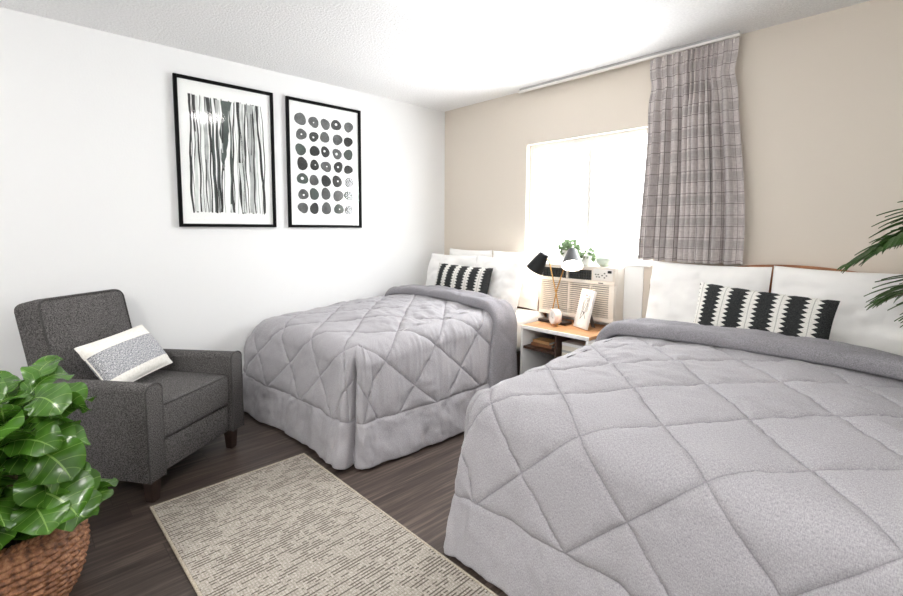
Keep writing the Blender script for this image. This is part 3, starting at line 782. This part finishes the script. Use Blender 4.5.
# ------------------------------------------------------------------ nightstand and what stands on it
NX, NY0, NY1, NZ = 1.65, -.50, -.05, .60
ns = empty('nightstand', (NX, -.275, 0), label='open nightstand with oak top and white edges between the two beds', cat='nightstand')
hw = .275; d0, d1 = NY0+.275, NY1+.275
bm = BM(); box(bm, (-hw, d0+.012, NZ-.022), (hw, d1, NZ), .002, 2); from_bm('top', bm, 'oak', ns)
bm = BM(); box(bm, (-hw, d0, NZ-.024), (hw, d0+.0115, NZ+.001), .002, 2); from_bm('front_edge', bm, 'white_trim', ns)
for sx in (-1, 1):
    bm = BM(); a = sx*hw; b = a-sx*.018; box(bm, (min(a, b), d0, .06), (max(a, b), d1, NZ-.0245), .002, 2); from_bm('side_panel', bm, 'white_trim', ns)
bm = BM(); box(bm, (-hw+.0185, d1-.012, .06), (hw-.0185, d1, NZ-.0245)); from_bm('back_panel', bm, 'walnut', ns, sm=False)
bm = BM(); box(bm, (-hw+.0185, d0+.01, .43), (.012, d1-.0125, .448)); from_bm('shelf', bm, 'walnut', ns, sm=False)
bm = BM(); box(bm, (.0125, d0+.01, .0785), (.026, d1-.0125, NZ-.0245)); from_bm('divider', bm, 'walnut', ns, sm=False)
bm = BM(); box(bm, (.0265, d0+.01, .40), (hw-.0185, d1-.0125, .418)); from_bm('shelf', bm, 'walnut', ns, sm=False)
bm = BM(); box(bm, (-hw+.0185, d0+.01, .06), (hw-.0185, d1-.0125, .078)); from_bm('bottom_panel', bm, 'walnut', ns, sm=False)
for sx in (-1, 1):
    for y in (d0+.03, d1-.03):
        bm = BM(); lathe(bm, [(0, 0), (.012, 0), (.018, .0595), (0, .0595)], 14, Matrix.Translation((sx*(hw-.04), y, 0))); from_bm('leg', bm, 'dark_wood', ns)
# books
def book(label, x, y, z, w, d, h, mat, rz, group):
    b = empty('book', (x, y, z), rz, label=label, cat='book', group=group)
    bm = BM()
    box(bm, (-w/2, -d/2, 0), (w/2, d/2, .0025)); box(bm, (-w/2, -d/2, h-.0025), (w/2, d/2, h)); box(bm, (-w/2, -d/2, .0025), (w/2, -d/2+.0025, h-.0025))
    from_bm('cover', bm, mat, b, sm=False)
    bm = BM(); box(bm, (-w/2+.004, -d/2+.0027, .0027), (w/2-.004, d/2-.004, h-.0027)); from_bm('page_block', bm, 'paper', b, sm=False)
    return b
MAT['tan_cover'] = simple('tan book cover', (176, 140, 96), .6); MAT['brown_cover'] = simple('brown book cover', (120, 78, 50), .6); MAT['cream_cover'] = simple('cream book cover', (228, 222, 208), .6)
MAT['grey_cover'] = simple('grey book cover', (176, 176, 174), .6)
book('brown book, lower one in the left compartment of the nightstand', 1.505, -.37, .4485, .17, .12, .022, 'brown_cover', .06, 'books in the nightstand')
book('tan book, upper one in the left compartment of the nightstand', 1.505, -.37, .4712, .15, .11, .02, 'tan_cover', -.05, 'books in the nightstand')
zz = .4185
for lab, h, mt, rz in (('cream book at the bottom of the right stack in the nightstand', .03, 'cream_cover', .02), ('grey book second from bottom of the right stack in the nightstand', .018, 'grey_cover', -.03), ('thick cream book second from top of the right stack in the nightstand', .032, 'cream_cover', .03), ('thin white book on top of the right stack in the nightstand', .02, 'white_trim', -.01)):
    book(lab, 1.79, -.36, zz, .2, .16, h, mt, rz, 'books in the nightstand'); zz += h+.0004

# double lamp
LP = Vector((1.495, -.245, NZ+.0012))
lamp = empty('table_lamp', LP, label='two headed lamp with black shades and crossed brass arms on the nightstand', cat='lamp')
bm = BM(); box(bm, (-.12, -.045, 0), (.12, .045, .022), .004, 3); from_bm('base', bm, 'bronze', lamp)
bm = BM(); tube(bm, [(.055, 0, .021), (-.0, 0, .24), (-.062, 0, .455), (-.072, -.0, .468), (-.088, 0, .474)], .0045, 10); from_bm('arm', bm, 'brass', lamp)
bm = BM(); tube(bm, [(-.045, .012, .021), (.0, .012, .24), (.075, .012, .46), (.1, .008, .495), (.128, 0, .512)], .0045, 10); from_bm('arm', bm, 'brass', lamp)
bm = BM(); lathe(bm, [(0, -.008), (.008, -.008), (.008, .008), (0, .008)], 14, Matrix.Translation((0.0, .006, .24)) @ Matrix.Rotation(PI/2, 4, 'X')); from_bm('cross_joint', bm, 'brass', lamp)
bulb_mat = emit('warm bulb', (255, 238, 220), 22)
bulbspots = []
def shade(top, mouth, r0, r1):
    top, mouth = Vector(top), Vector(mouth); ax = (mouth-top); L = ax.length
    M = Matrix.Translation(top) @ ax.to_track_quat('Z', 'Y').to_matrix().to_4x4()
    bm = BM(); lathe(bm, [(0, -.006), (r0*.55, -.006), (r0*.92, -.001), (r0, .008), (r1, L), (r1-.002, L), (r0-.003, .012), (0, .004)], 40, M)
    s = from_bm('lamp_shade', bm, 'black_metal', lamp)
    s.data.materials.append(MAT['white_plastic'])
    c0 = top
    for p in s.data.polygons:
        rel = p.center-top; along = rel.dot(ax.normalized()); perp = rel-ax.normalized()*along
        if along > .009 and p.normal.dot(perp) < 0: p.material_index = 1
    bm = BM(); lathe(bm, [(0, .012), (.014, .012), (.015, .03), (.03, .06), (.034, .085), (.028, .105), (.014, .117), (0, .12)], 24, M)
    from_bm('bulb', bm, bulb_mat, s)
shade((-.107, 0, .512), (-.182, -.018, .385), .036, .068)
shade((.135, -.005, .545), (.178, -.068, .44), .036, .076)

# clock
ck = empty('alarm_clock', (1.565, -.345, NZ+.0012), LE(-30), label='small round white and pink alarm clock at the front of the nightstand', cat='clock')
MR = Matrix.Translation((0, 0, .068)) @ Matrix.Rotation(PI/2, 4, 'X')
bm = BM(); lathe(bm, [(0, -.028), (.048, -.028), (.055, -.023), (.056, 0), (.056, .022), (.053, .027), (.049, .028), (.048, .024), (0, .024)], 44, MR); from_bm('case', bm, 'pink', ck)
bm = BM(); lathe(bm, [(0, .0242), (.0475, .0242), (.0475, .0252), (0, .0252)], 40, MR); fc = from_bm('dial', bm, 'white_trim', ck)
bm = BM(); box(bm, (-.0012, -.0268, .068), (.0012, -.0256, .100)); box(bm, (-.001, -.0280, .068), (.001, -.027, .094), M=Matrix.Translation((0, 0, .068)) @ Matrix.Rotation(1.9, 4, 'Y') @ Matrix.Translation((0, 0, -.068))); from_bm('hand', bm, 'grey_plastic', fc, sm=False)
for sx in (-1, 1):
    bm = BM(); tube(bm, [(sx*.032, 0, .024), (sx*.038, 0, .0005)], [.006, .004], 10); from_bm('foot', bm, 'brass', ck)

# photo frame leaning back on the nightstand
pf = empty('photo_frame', (1.735, -.285, NZ+.0012), LE(-24), label='white photo frame with a grey line drawing leaning back on the nightstand', cat='photo frame')
ML = Matrix.Rotation(LE(-14), 4, 'X')
w, h = .15, .275; bm = BM(); fwd = .03
for lo, hi in [((-w/2, -.009, 0), (-w/2+fwd, .009, h)), ((w/2-fwd, -.009, 0), (w/2, .009, h)), ((-w/2+fwd, -.009, 0), (w/2-fwd, .009, fwd)), ((-w/2+fwd, -.009, h-fwd), (w/2-fwd, .009, h))]: box(bm, lo, hi, .002, 2)
bmesh.ops.transform(bm, matrix=Matrix.Translation((0, 0, .003)) @ ML, verts=bm.verts[:]); from_bm('frame', bm, 'white_trim', pf)
bm = BM(); box(bm, (-w/2+fwd-.003, -.001, fwd-.003), (w/2-fwd+.003, .002, h-fwd+.003))
def quad(a, b, w_, mi=1):
    a, b = Vector((a[0], 0, a[1])), Vector((b[0], 0, b[1])); d = (b-a).normalized(); nn = Vector((d.z, 0, -d.x))*w_*1.8
    f = bm.faces.new([bm.verts.new(q+Vector((0, -.0013, 0))) for q in (a-nn, a+nn, b+nn, b-nn)]); f.material_index = mi
for k in range(14):
    a = 2*PI*k/14; b = 2*PI*(k+1)/14; quad((.022*math.cos(a), .16+.055*math.sin(a)), (.022*math.cos(b), .16+.055*math.sin(b)), .0012)
for a, b in (((-.028, .09), (.02, .235)), ((.028, .07), (-.01, .12)), ((-.03, .06), (.0, .11)), ((.0, .1), (.025, .22)), ((-.03, .2), (-.03, .06)), ((.03, .235), (.03, .12)), ((-.03, .235), (.0, .235))): quad(a, b, .0012)
bmesh.ops.transform(bm, matrix=Matrix.Translation((0, 0, .003)) @ ML, verts=bm.verts[:])
me = bpy.data.meshes.new('drawing'); bm.to_mesh(me); bm.free(); link('drawing', me, pf, ('paper', 'grey_plastic'))
bm = BM(); box(bm, (-.02, .0, 0), (.02, .003, .2), 0, M=Matrix.Translation((0, .107, .0)) @ Matrix.Rotation(LE(17), 4, 'X')); from_bm('easel_back', bm, 'grey_plastic', pf, sm=False)

# ------------------------------------------------------------------ armchair
fd = Vector((.82, .57, 0)).normalized(); ang = math.atan2(fd.y, fd.x)
chair = empty('armchair', (.848, -2.508, 0), ang, label='charcoal tweed armchair against the left wall beside the fig plant', cat='armchair')
# local x forward (0 = front plane), y toward the far side, z up
AW = .338
def arm(s):
    bm = BM(); y0, y1 = (AW-.09)*s, AW*s
    # profile along x: arm slightly lower at the back, rounded top
    n = 8; prof = []
    lo, hi = min(y0, y1), max(y0, y1); wd = hi-lo
    sec = [(lo, .115)]
    for k in range(13):
        a = PI-PI*k/12; sec.append(((lo+hi)/2+wd/2*math.cos(a), .545+wd/2*.72*math.sin(a)))
    sec.append((hi, .115))
    xs = [-.66, -.45, -.2, -.02, -.006, 0]
    rings = []
    for i, x in enumerate(xs):
        sh = 1.0 if i < 4 else (.985 if i == 4 else .94)
        dz = -.02*(x/-.66)
        cy = (lo+hi)/2
        rings.append([bm.verts.new((x, cy+(y-cy)*sh, (z+(dz if z > .2 else 0)) if i < 5 else z-.006*(z > .2)+.006*(z < .2))) for y, z in sec])
    m = len(sec)
    for a, b in zip(rings, rings[1:]):
        for k in range(m): bm.faces.new((a[k], a[(k+1) % m], b[(k+1) % m], b[k]))
    bm.faces.new(rings[0]); bm.faces.new(rings[-1][::-1])
    o = from_bm('armrest', bm, 'upholstery', chair, ang=50)
    bm = BM(); pts = [(-.003, y, z) for y, z in sec]
    tube(bm, pts, .0045, 8); from_bm('piping', bm, 'piping', o)
arm(-1); arm(1)
IW = AW-.092
def cushion(name, lo, hi, r, M=None, crown=.012, axis=2, mat='upholstery'):
    bm = BM(); box(bm, lo, hi, r, 4)
    bmesh.ops.subdivide_edges(bm, edges=[e for e in bm.edges if e.calc_length() > .12], cuts=9, use_grid_fill=True)
    c = [(a+b)/2 for a, b in zip(lo, hi)]; hs = [(b-a)/2 for a, b in zip(lo, hi)]
    ax = [i for i in range(3) if i != axis]
    for v in bm.verts:
        q = 1
        for i in ax: q *= max(0, 1-abs((v.co[i]-c[i])/hs[i])**2.4)
        v.co[axis] += crown*q*(1 if v.co[axis] > c[axis] else -.3)
    if M is not None: bmesh.ops.transform(bm, matrix=M, verts=bm.verts[:])
    return from_bm(name, bm, mat, chair, ang=60)
cushion('seat_cushion', (-.60, -IW, .275), (-.015, IW, .455), .028)
sc = [o for o in chair.children if o.name.startswith('seat_cushion')][0]
bm = BM(); tube(bm, [(-.5, -IW+.004, .452), (-.045, -IW+.004, .452), (-.018, -IW+.03, .452), (-.018, IW-.03, .452), (-.045, IW-.004, .452), (-.5, IW-.004, .452)], .0045, 8); from_bm('piping', bm, 'piping', sc)
bm = BM(); box(bm, (-.66, -IW, .115), (-.03, IW, .272), .012, 3); from_bm('seat_rail', bm, 'upholstery', chair)
# back: reclined block, T top
MB = Matrix.Translation((-.62, 0, .30)) @ Matrix.Rotation(LE(-13), 4, 'Y')
bo = cushion('backrest', (-.13, -.25, -.16), (.05, .25, .645), .04, MB, crown=.018, axis=0)
bm = BM(); pts = []
hw_, zt_, r_ = .238, .635, .045
pts.append((.043, -hw_, -.1)); pts.append((.043, -hw_, zt_-r_))
for k in range(1, 7): a = PI-PI/2*k/6; pts.append((.043, -hw_+r_+r_*math.cos(a), zt_-r_+r_*math.sin(a)))
for k in range(0, 7): a = PI/2-PI/2*k/6; pts.append((.043, hw_-r_+r_*math.cos(a), zt_-r_+r_*math.sin(a)))
pts.append((.043, hw_, -.1))
tube(bm, [MB @ Vector(p) for p in pts], .0048, 8); from_bm('piping', bm, 'piping', bo)
for x in (-.05, -.62):
    for s in (-1, 1):
        bm = BM()
        vs = lathe(bm, [(0, 0), (.030, 0), (.040, .116), (0, .116)], 4, Matrix.Translation((x+(.0 if x > -.3 else -.0), s*(AW-.055), 0)) @ Matrix.Rotation(PI/4, 4, 'Z'))
        bmesh.ops.bevel(bm, geom=bm.edges[:], offset=.003, segments=2, affect='EDGES'); from_bm('leg', bm, 'dark_wood', chair)
# throw pillow on the chair
cm = Matrix.Translation((.848, -2.508, 0)) @ Matrix.Rotation(ang, 4, 'Z')
pos = cm @ Vector((-.33, -.018, .503))
tp = pillow('throw_pillow', .445, .275, .13, 'throw', pos, LE(37), ang+PI/2+LE(5), LE(-4), .03, None, 33, 48, 32, wr=.004, power=.5, welt=True)
tag(tp, 'white throw pillow with a grey woven band on the armchair', 'pillow')

# ------------------------------------------------------------------ rug
rug = empty('rug', (1.037, -2.795, 0), LE(.8), label='beige flatweave rug with thin dark dashes on the wood floor', cat='rug')
RW, RL = .765, 1.95
bm = BM(); box(bm, (.011, .011, .001), (RL-.011, RW-.011, .0095)); from_bm('woven_field', bm, 'rug', rug, sm=False)
bm = BM()
for lo, hi in [((0, 0, .0005), (.0108, RW, .0115)), ((RL-.0108, 0, .0005), (RL, RW, .0115)), ((.0108, 0, .0005), (RL-.0108, .0108, .0115)), ((.0108, RW-.0108, .0005), (RL-.0108, RW, .0115))]: box(bm, lo, hi, .003, 2)
from_bm('bound_edge', bm, 'rug_edge', rug)

# ------------------------------------------------------------------ woven basket with fiddle-leaf fig
BC = Vector((1.352, -3.285, 0))
def basket():
    nt, nz = 420, 130; Hh = .29
    th = np.linspace(0, 2*PI, nt, endpoint=False)[None]; t = np.linspace(0, 1, nz)[:, None]
    R = .170+.062*np.sin(np.clip(t*.95+.08, 0, 1)*PI*.78)**1.0-.012*sstep(.85, 1, t)
    rows = 13.; row = np.floor(t*rows); fr = t*rows-row
    N = 34; ph = th*N/2+PI*(row % 2)+fr*2.2+.5*vnoise(th*3, row+0*th, 4)
    strand = np.abs(np.sin(ph))**.7
    bmp = np.sin(PI*np.clip(fr, .0, 1))**.6
    d = .012*bmp*(.35+.65*strand)+.0022*np.sin(th*N*6+fr*9+row)*bmp+.003*fbm(th*7, t*12, 9)
    rr = R+d
    X = rr*np.cos(th); Y = rr*np.sin(th); Z = Hh*t+0*th+.004*fbm(th*5, t*3, 3)*t+.004*(1-t)
    V = np.stack([X, Y, Z], -1).reshape(-1, 3)
    f = grid_faces(nz, nt, wrap=True)
    # inner wall + floor
    inn = []
    for tt_, rm in ((1.0, -.012), (.9, -.016), (.55, -.016), (.12, -.016)):
        r0 = .170+.062*math.sin(min(1, tt_*.95+.08)*PI*.78)-(.012 if tt_ > .95 else 0)+rm
        inn.append([(r0*math.cos(a), r0*math.sin(a), Hh*tt_) for a in th[0]])
    V = np.concatenate([V, np.array(inn).reshape(-1, 3), [[0, 0, Hh*.12]]])
    f += grid_faces(5, nt, (nz-1)*nt, wrap=True); base = (nz+3)*nt; ctr = len(V)-1
    f += [(base+k, base+(k+1) % nt, ctr) for k in range(nt)]
    # outer bottom
    V = np.concatenate([V, [[0, 0, .004]]]); f += [((k+1) % nt, k, len(V)-1) for k in range(nt)]
    b = empty('basket', BC, label='brown woven basket holding the fig plant at the left edge', cat='basket')
    raw('woven_body', V, f, 'basket', b)
    # braided rim
    bm = BM(); n = 240
    for s in (0, 1):
        pts = []
        for k in range(n+1):
            a = 2*PI*k/n; q = a*46+PI*s; r0 = .207+.006*math.cos(q); pts.append((r0*math.cos(a), r0*math.sin(a), Hh+.008+.006*math.sin(q)))
        tube(bm, pts, .0065, 6, caps=False)
    from_bm('rim', bm, 'basket', b)
    return b
basket()
fig = empty('fiddle_leaf_fig', BC+Vector((.03, .03, .0375)), label='fiddle leaf fig with large glossy leaves in the woven basket', cat='plant')
bm = BM(); lathe(bm, [(0, 0), (.12, 0), (.125, .005), (.14, .165), (.143, .17), (.135, .17), (.133, .16), (0, .16)], 36); from_bm('pot', bm, 'dark_plastic', fig)
bm = BM(); lathe(bm, [(0, .167), (.08, .165), (.132, .161)], 30); from_bm('soil', bm, 'soil', fig)
rl = random.Random(12)
def fig_leaf(verts, faces, uvs, base, az, elev, L, droop, twist, W=.62):
    nu_, nv_ = 22, 13
    t = Vector((math.cos(az)*math.cos(elev), math.sin(az)*math.cos(elev), math.sin(elev))); sd = Vector((-math.sin(az), math.cos(az), 0)); up = sd.cross(t)*-1
    up = t.cross(sd)
    off = len(verts); ph = rl.uniform(0, 6)
    pos = Vector(base); step = L/(nu_-1); d = t.copy()
    sd = (Matrix.Rotation(twist, 3, t) @ sd)
    for i in range(nu_):
        u_ = i/(nu_-1)
        ws = math.sin(PI*min(1, u_**1.0*.93+.045))**.75*(.62+.55*u_-.12*math.sin(u_*PI*2.1))*L*W*.5
        if u_ > .93: ws *= max(.15, (1-u_)/.07*.85+.15)
        nrm = d.cross(sd).normalized()*-1
        if nrm.z < 0 and abs(twist) < 1: nrm = -nrm
        for j in range(nv_):
            v_ = -1+2*j/(nv_-1)
            wav = .055*L*math.sin(u_*15+ph+v_*.8)*abs(v_)**1.6 + .05*L*abs(v_)**1.3*(.7) - .012*L*abs(math.sin((u_-abs(v_)*.16)*7*PI))*(1-abs(v_))*.5
            p = pos+sd*(ws*v_*.96)+nrm*wav
            verts.append(p); uvs.append((u_, v_*.5+.5))
        pos = pos+d*step
        d = (d+Vector((0, 0, -1))*droop/(nu_-1)).normalized()
        sd = (sd-d*sd.dot(d)).normalized()
    faces += grid_faces(nu_, nv_, off)
verts, faces, uvs = [], [], []
stems = []
for k in range(5):
    a = k*1.257+.4; r0 = .05
    stems.append([Vector((r0*math.cos(a), r0*math.sin(a), .15)), Vector((r0*1.7*math.cos(a), r0*1.7*math.sin(a), .40)), Vector((r0*1.5*math.cos(a+.2)-.02, r0*1.5*math.sin(a+.2)-.03, .585+.05*(k % 2)))])
bm = BM()
for q in stems: tube(bm, q, [.009, .007, .004], 8)
for k in range(130):
    q = stems[k % 5]; h = 1.0 if k < 10 else rl.uniform(.12, .98)
    p = q[0].lerp(q[1], h*2) if h < .5 else q[1].lerp(q[2], h*2-1)
    az = k*2.4+rl.uniform(-.3, .3)
    elev = rl.uniform(-.2, .55)+(h-.4)*1.1
    L = rl.uniform(.165, .225)*(1 if h < .85 else .9)
    pet = Vector((math.cos(az), math.sin(az), .5+h*.4))*rl.uniform(.03, .06)
    base = p+pet
    tube(bm, [p, p+pet*.6+Vector((0, 0, .004)), base], [.0035, .003, .003], 6)
    fig_leaf(verts, faces, uvs, base, az, elev, L, rl.uniform(.9, 2.4), rl.uniform(-.9, .9), rl.uniform(.72, .92))
# leaves that come down on the basket lie over its rim
for p in verts:
    rr = math.hypot(p.x+.03, p.y+.03); lim = .29-.034+.028
    if rr < .37 and p.z < lim: p.z = lim+.25*(p.z-lim)*(-.2)
from_bm('stem', bm, 'stem', fig)
raw('foliage', verts, faces, 'fig', fig, uvs)

# ------------------------------------------------------------------ palm at the right of the near bed
PC = Vector((3.97, -.64, 0))
palm = empty('potted_palm', PC, label='green palm whose fronds reach in over the near bed at the right edge', cat='plant')
bm = BM(); lathe(bm, [(0, 0), (.11, 0), (.12, .01), (.15, .42), (.155, .44), (.145, .44), (.14, .41), (0, .40)], 40); from_bm('pot', bm, 'white_ceramic', palm)
bm = BM(); lathe(bm, [(0, .41), (.138, .405)], 30); from_bm('soil', bm, 'soil', palm)
rp = random.Random(4)
def frond(tipdir, reach, htop, droop, nl=26, LL=.30):
    """arching rachis from the pot with paired leaflets"""
    d = Vector((math.cos(tipdir), math.sin(tipdir), 0)); pts = []
    n = 30
    for i in range(n+1):
        t = i/n; pts.append(Vector((0, 0, .40))+d*(reach*t**1.6+.02)+Vector((0, 0, htop*math.sin(t*PI*.62)/math.sin(PI*.62) if True else 0))-Vector((0, 0, droop*t**3)))
    verts, faces, uvs = [], [], []
    side = Vector((-d.y, d.x, 0))
    for k in range(nl):
        t = .52+.48*k/(nl-1); i = min(n-1, int(t*n)); p = pts[i].lerp(pts[i+1], t*n-i); tn = (pts[i+1]-pts[i]).normalized()
        for s in (-1, 1):
            L = LL*math.sin(PI*(.22+.7*(t-.52)/.48))*rp.uniform(.85, 1.1)
            dr = (tn*.75+side*s*.8+Vector((0, 0, rp.uniform(.05, .35)))).normalized(); w = .016
            sd = dr.cross(Vector((0, 0, 1))).normalized(); off = len(verts); q = p.copy(); m = 9; dd = dr.copy()
            for a in range(m):
                u_ = a/(m-1); ww = w*math.sin(PI*min(1, .12+.88*u_))**.6*(1.05-u_*.8)
                for v_ in (-1, 0, 1): verts.append(q+sd*ww*v_+Vector((0, 0, .004*abs(v_)))); uvs.append((u_, v_*.5+.5))
                q = q+dd*(L/(m-1)); dd = (dd+Vector((0, 0, -.055-.05*rp.random()))).normalized()
            faces += grid_faces(m, 3, off)
    fo = raw('frond', verts, faces, 'palm', palm, uvs)
    bm = BM(); tube(bm, pts, [.007-.005*i/n for i in range(n+1)], 7); from_bm('stalk', bm, 'stem', fo)
frond(PI+.02, .74, .86, .10)
frond(PI-.22, .66, .70, .10)
frond(PI+.30, .66, .96, .12)
frond(PI+.55, .6, .75, .15)
frond(2.2, .4, .95, .1); frond(.6, .45, .9, .1); frond(-.6, .45, .8, .1); frond(4.4, .5, .95, .15)

# ------------------------------------------------------------------ ceiling lamp, plus two added fill lamps out of view
dome_mat = emit('lit opal dome', (255, 252, 249), 13.0)
fill_bowl_mat = emit('added fill light bowl', (255, 252, 249), 43.0)  # stronger glow, only for the two added fill lamps
def dome(x, y, label, dp=1, m=None):
    o = empty('ceiling_light', (x, y, H), label=label, cat='ceiling light')
    bm = BM(); lathe(bm, [(0, -.001), (.165, -.001), (.17, -.006), (.17, -.02), (0, -.02)], 48); from_bm('mounting_ring', bm, 'white_trim', o)
    bm = BM(); lathe(bm, [(.16, -.0205), (.158, -.02-.015*dp), (.14, -.02-.035*dp), (.1, -.02-.05*dp), (.05, -.02-.058*dp), (0, -.02-.06*dp)], 48); from_bm('diffuser', bm, m or dome_mat, o)
dome(1.80, -1.66, 'round white flush ceiling light, lit, at the top edge')
dome(3.78, -3.5, 'added unseen fill light on the ceiling, lit, behind the camera above the near bed side', 2.4, fill_bowl_mat)  # added out of view to brighten the near bed and its pillows
dome(2.05, -4.3, 'added unseen fill light on the ceiling, lit, behind the camera on the armchair side', 2.4, fill_bowl_mat)  # second added lamp, out of view, fills the bed fronts

# ------------------------------------------------------------------ daylight
w = bpy.data.worlds.new('World'); scene.world = w; w.use_nodes = True
bg = w.node_tree.nodes['Background']; bg.inputs[0].default_value = (.96, .98, 1, 1); bg.inputs[1].default_value = 11
pl = bpy.data.lights.new('window_daylight', 'AREA'); pl.shape = 'RECTANGLE'; pl.size = WX1-WX0; pl.size_y = WZ1-WZ0; pl.cycles.is_portal = True
po = bpy.data.objects.new('window_daylight', pl); COL.objects.link(po); po.location = ((WX0+WX1)/2, .135, (WZ0+WZ1)/2); po.rotation_euler = (-PI/2, 0, 0)

# ------------------------------------------------------------------ camera (fitted)
yaw, pitch, roll = math.radians(-46.86732572), math.radians(5.17775496), math.radians(.32187946)
F = Vector((math.sin(yaw)*math.cos(pitch), math.cos(yaw)*math.cos(pitch), -math.sin(pitch)))
r = Vector((math.cos(yaw), -math.sin(yaw), 0)); u = r.cross(F)
r2 = r*math.cos(roll)+u*math.sin(roll); u2 = -r*math.sin(roll)+u*math.cos(roll)
cd = bpy.data.cameras.new('camera'); cam = bpy.data.objects.new('camera', cd); COL.objects.link(cam)
M = Matrix((r2, u2, -F)).transposed().to_4x4(); M.translation = (3.4852, -3.2005, 1.3); cam.matrix_world = M
cd.sensor_fit = 'HORIZONTAL'; cd.sensor_width = 36; cd.lens = 469.6542/903*36
cd.shift_x = (451.5-448.864)/903; cd.shift_y = (270.922-298)/903
cd.clip_start = .02
scene.camera = cam
scene.view_settings.view_transform = 'Standard'; scene.view_settings.look = 'None'; scene.view_settings.gamma = 1; scene.view_settings.use_curve_mapping = False
scene.view_settings.exposure = 1.1
scene.cycles.max_bounces = 14; scene.cycles.diffuse_bounces = 8; scene.cycles.transparent_max_bounces = 12
scene.cycles.sample_clamp_indirect = 8
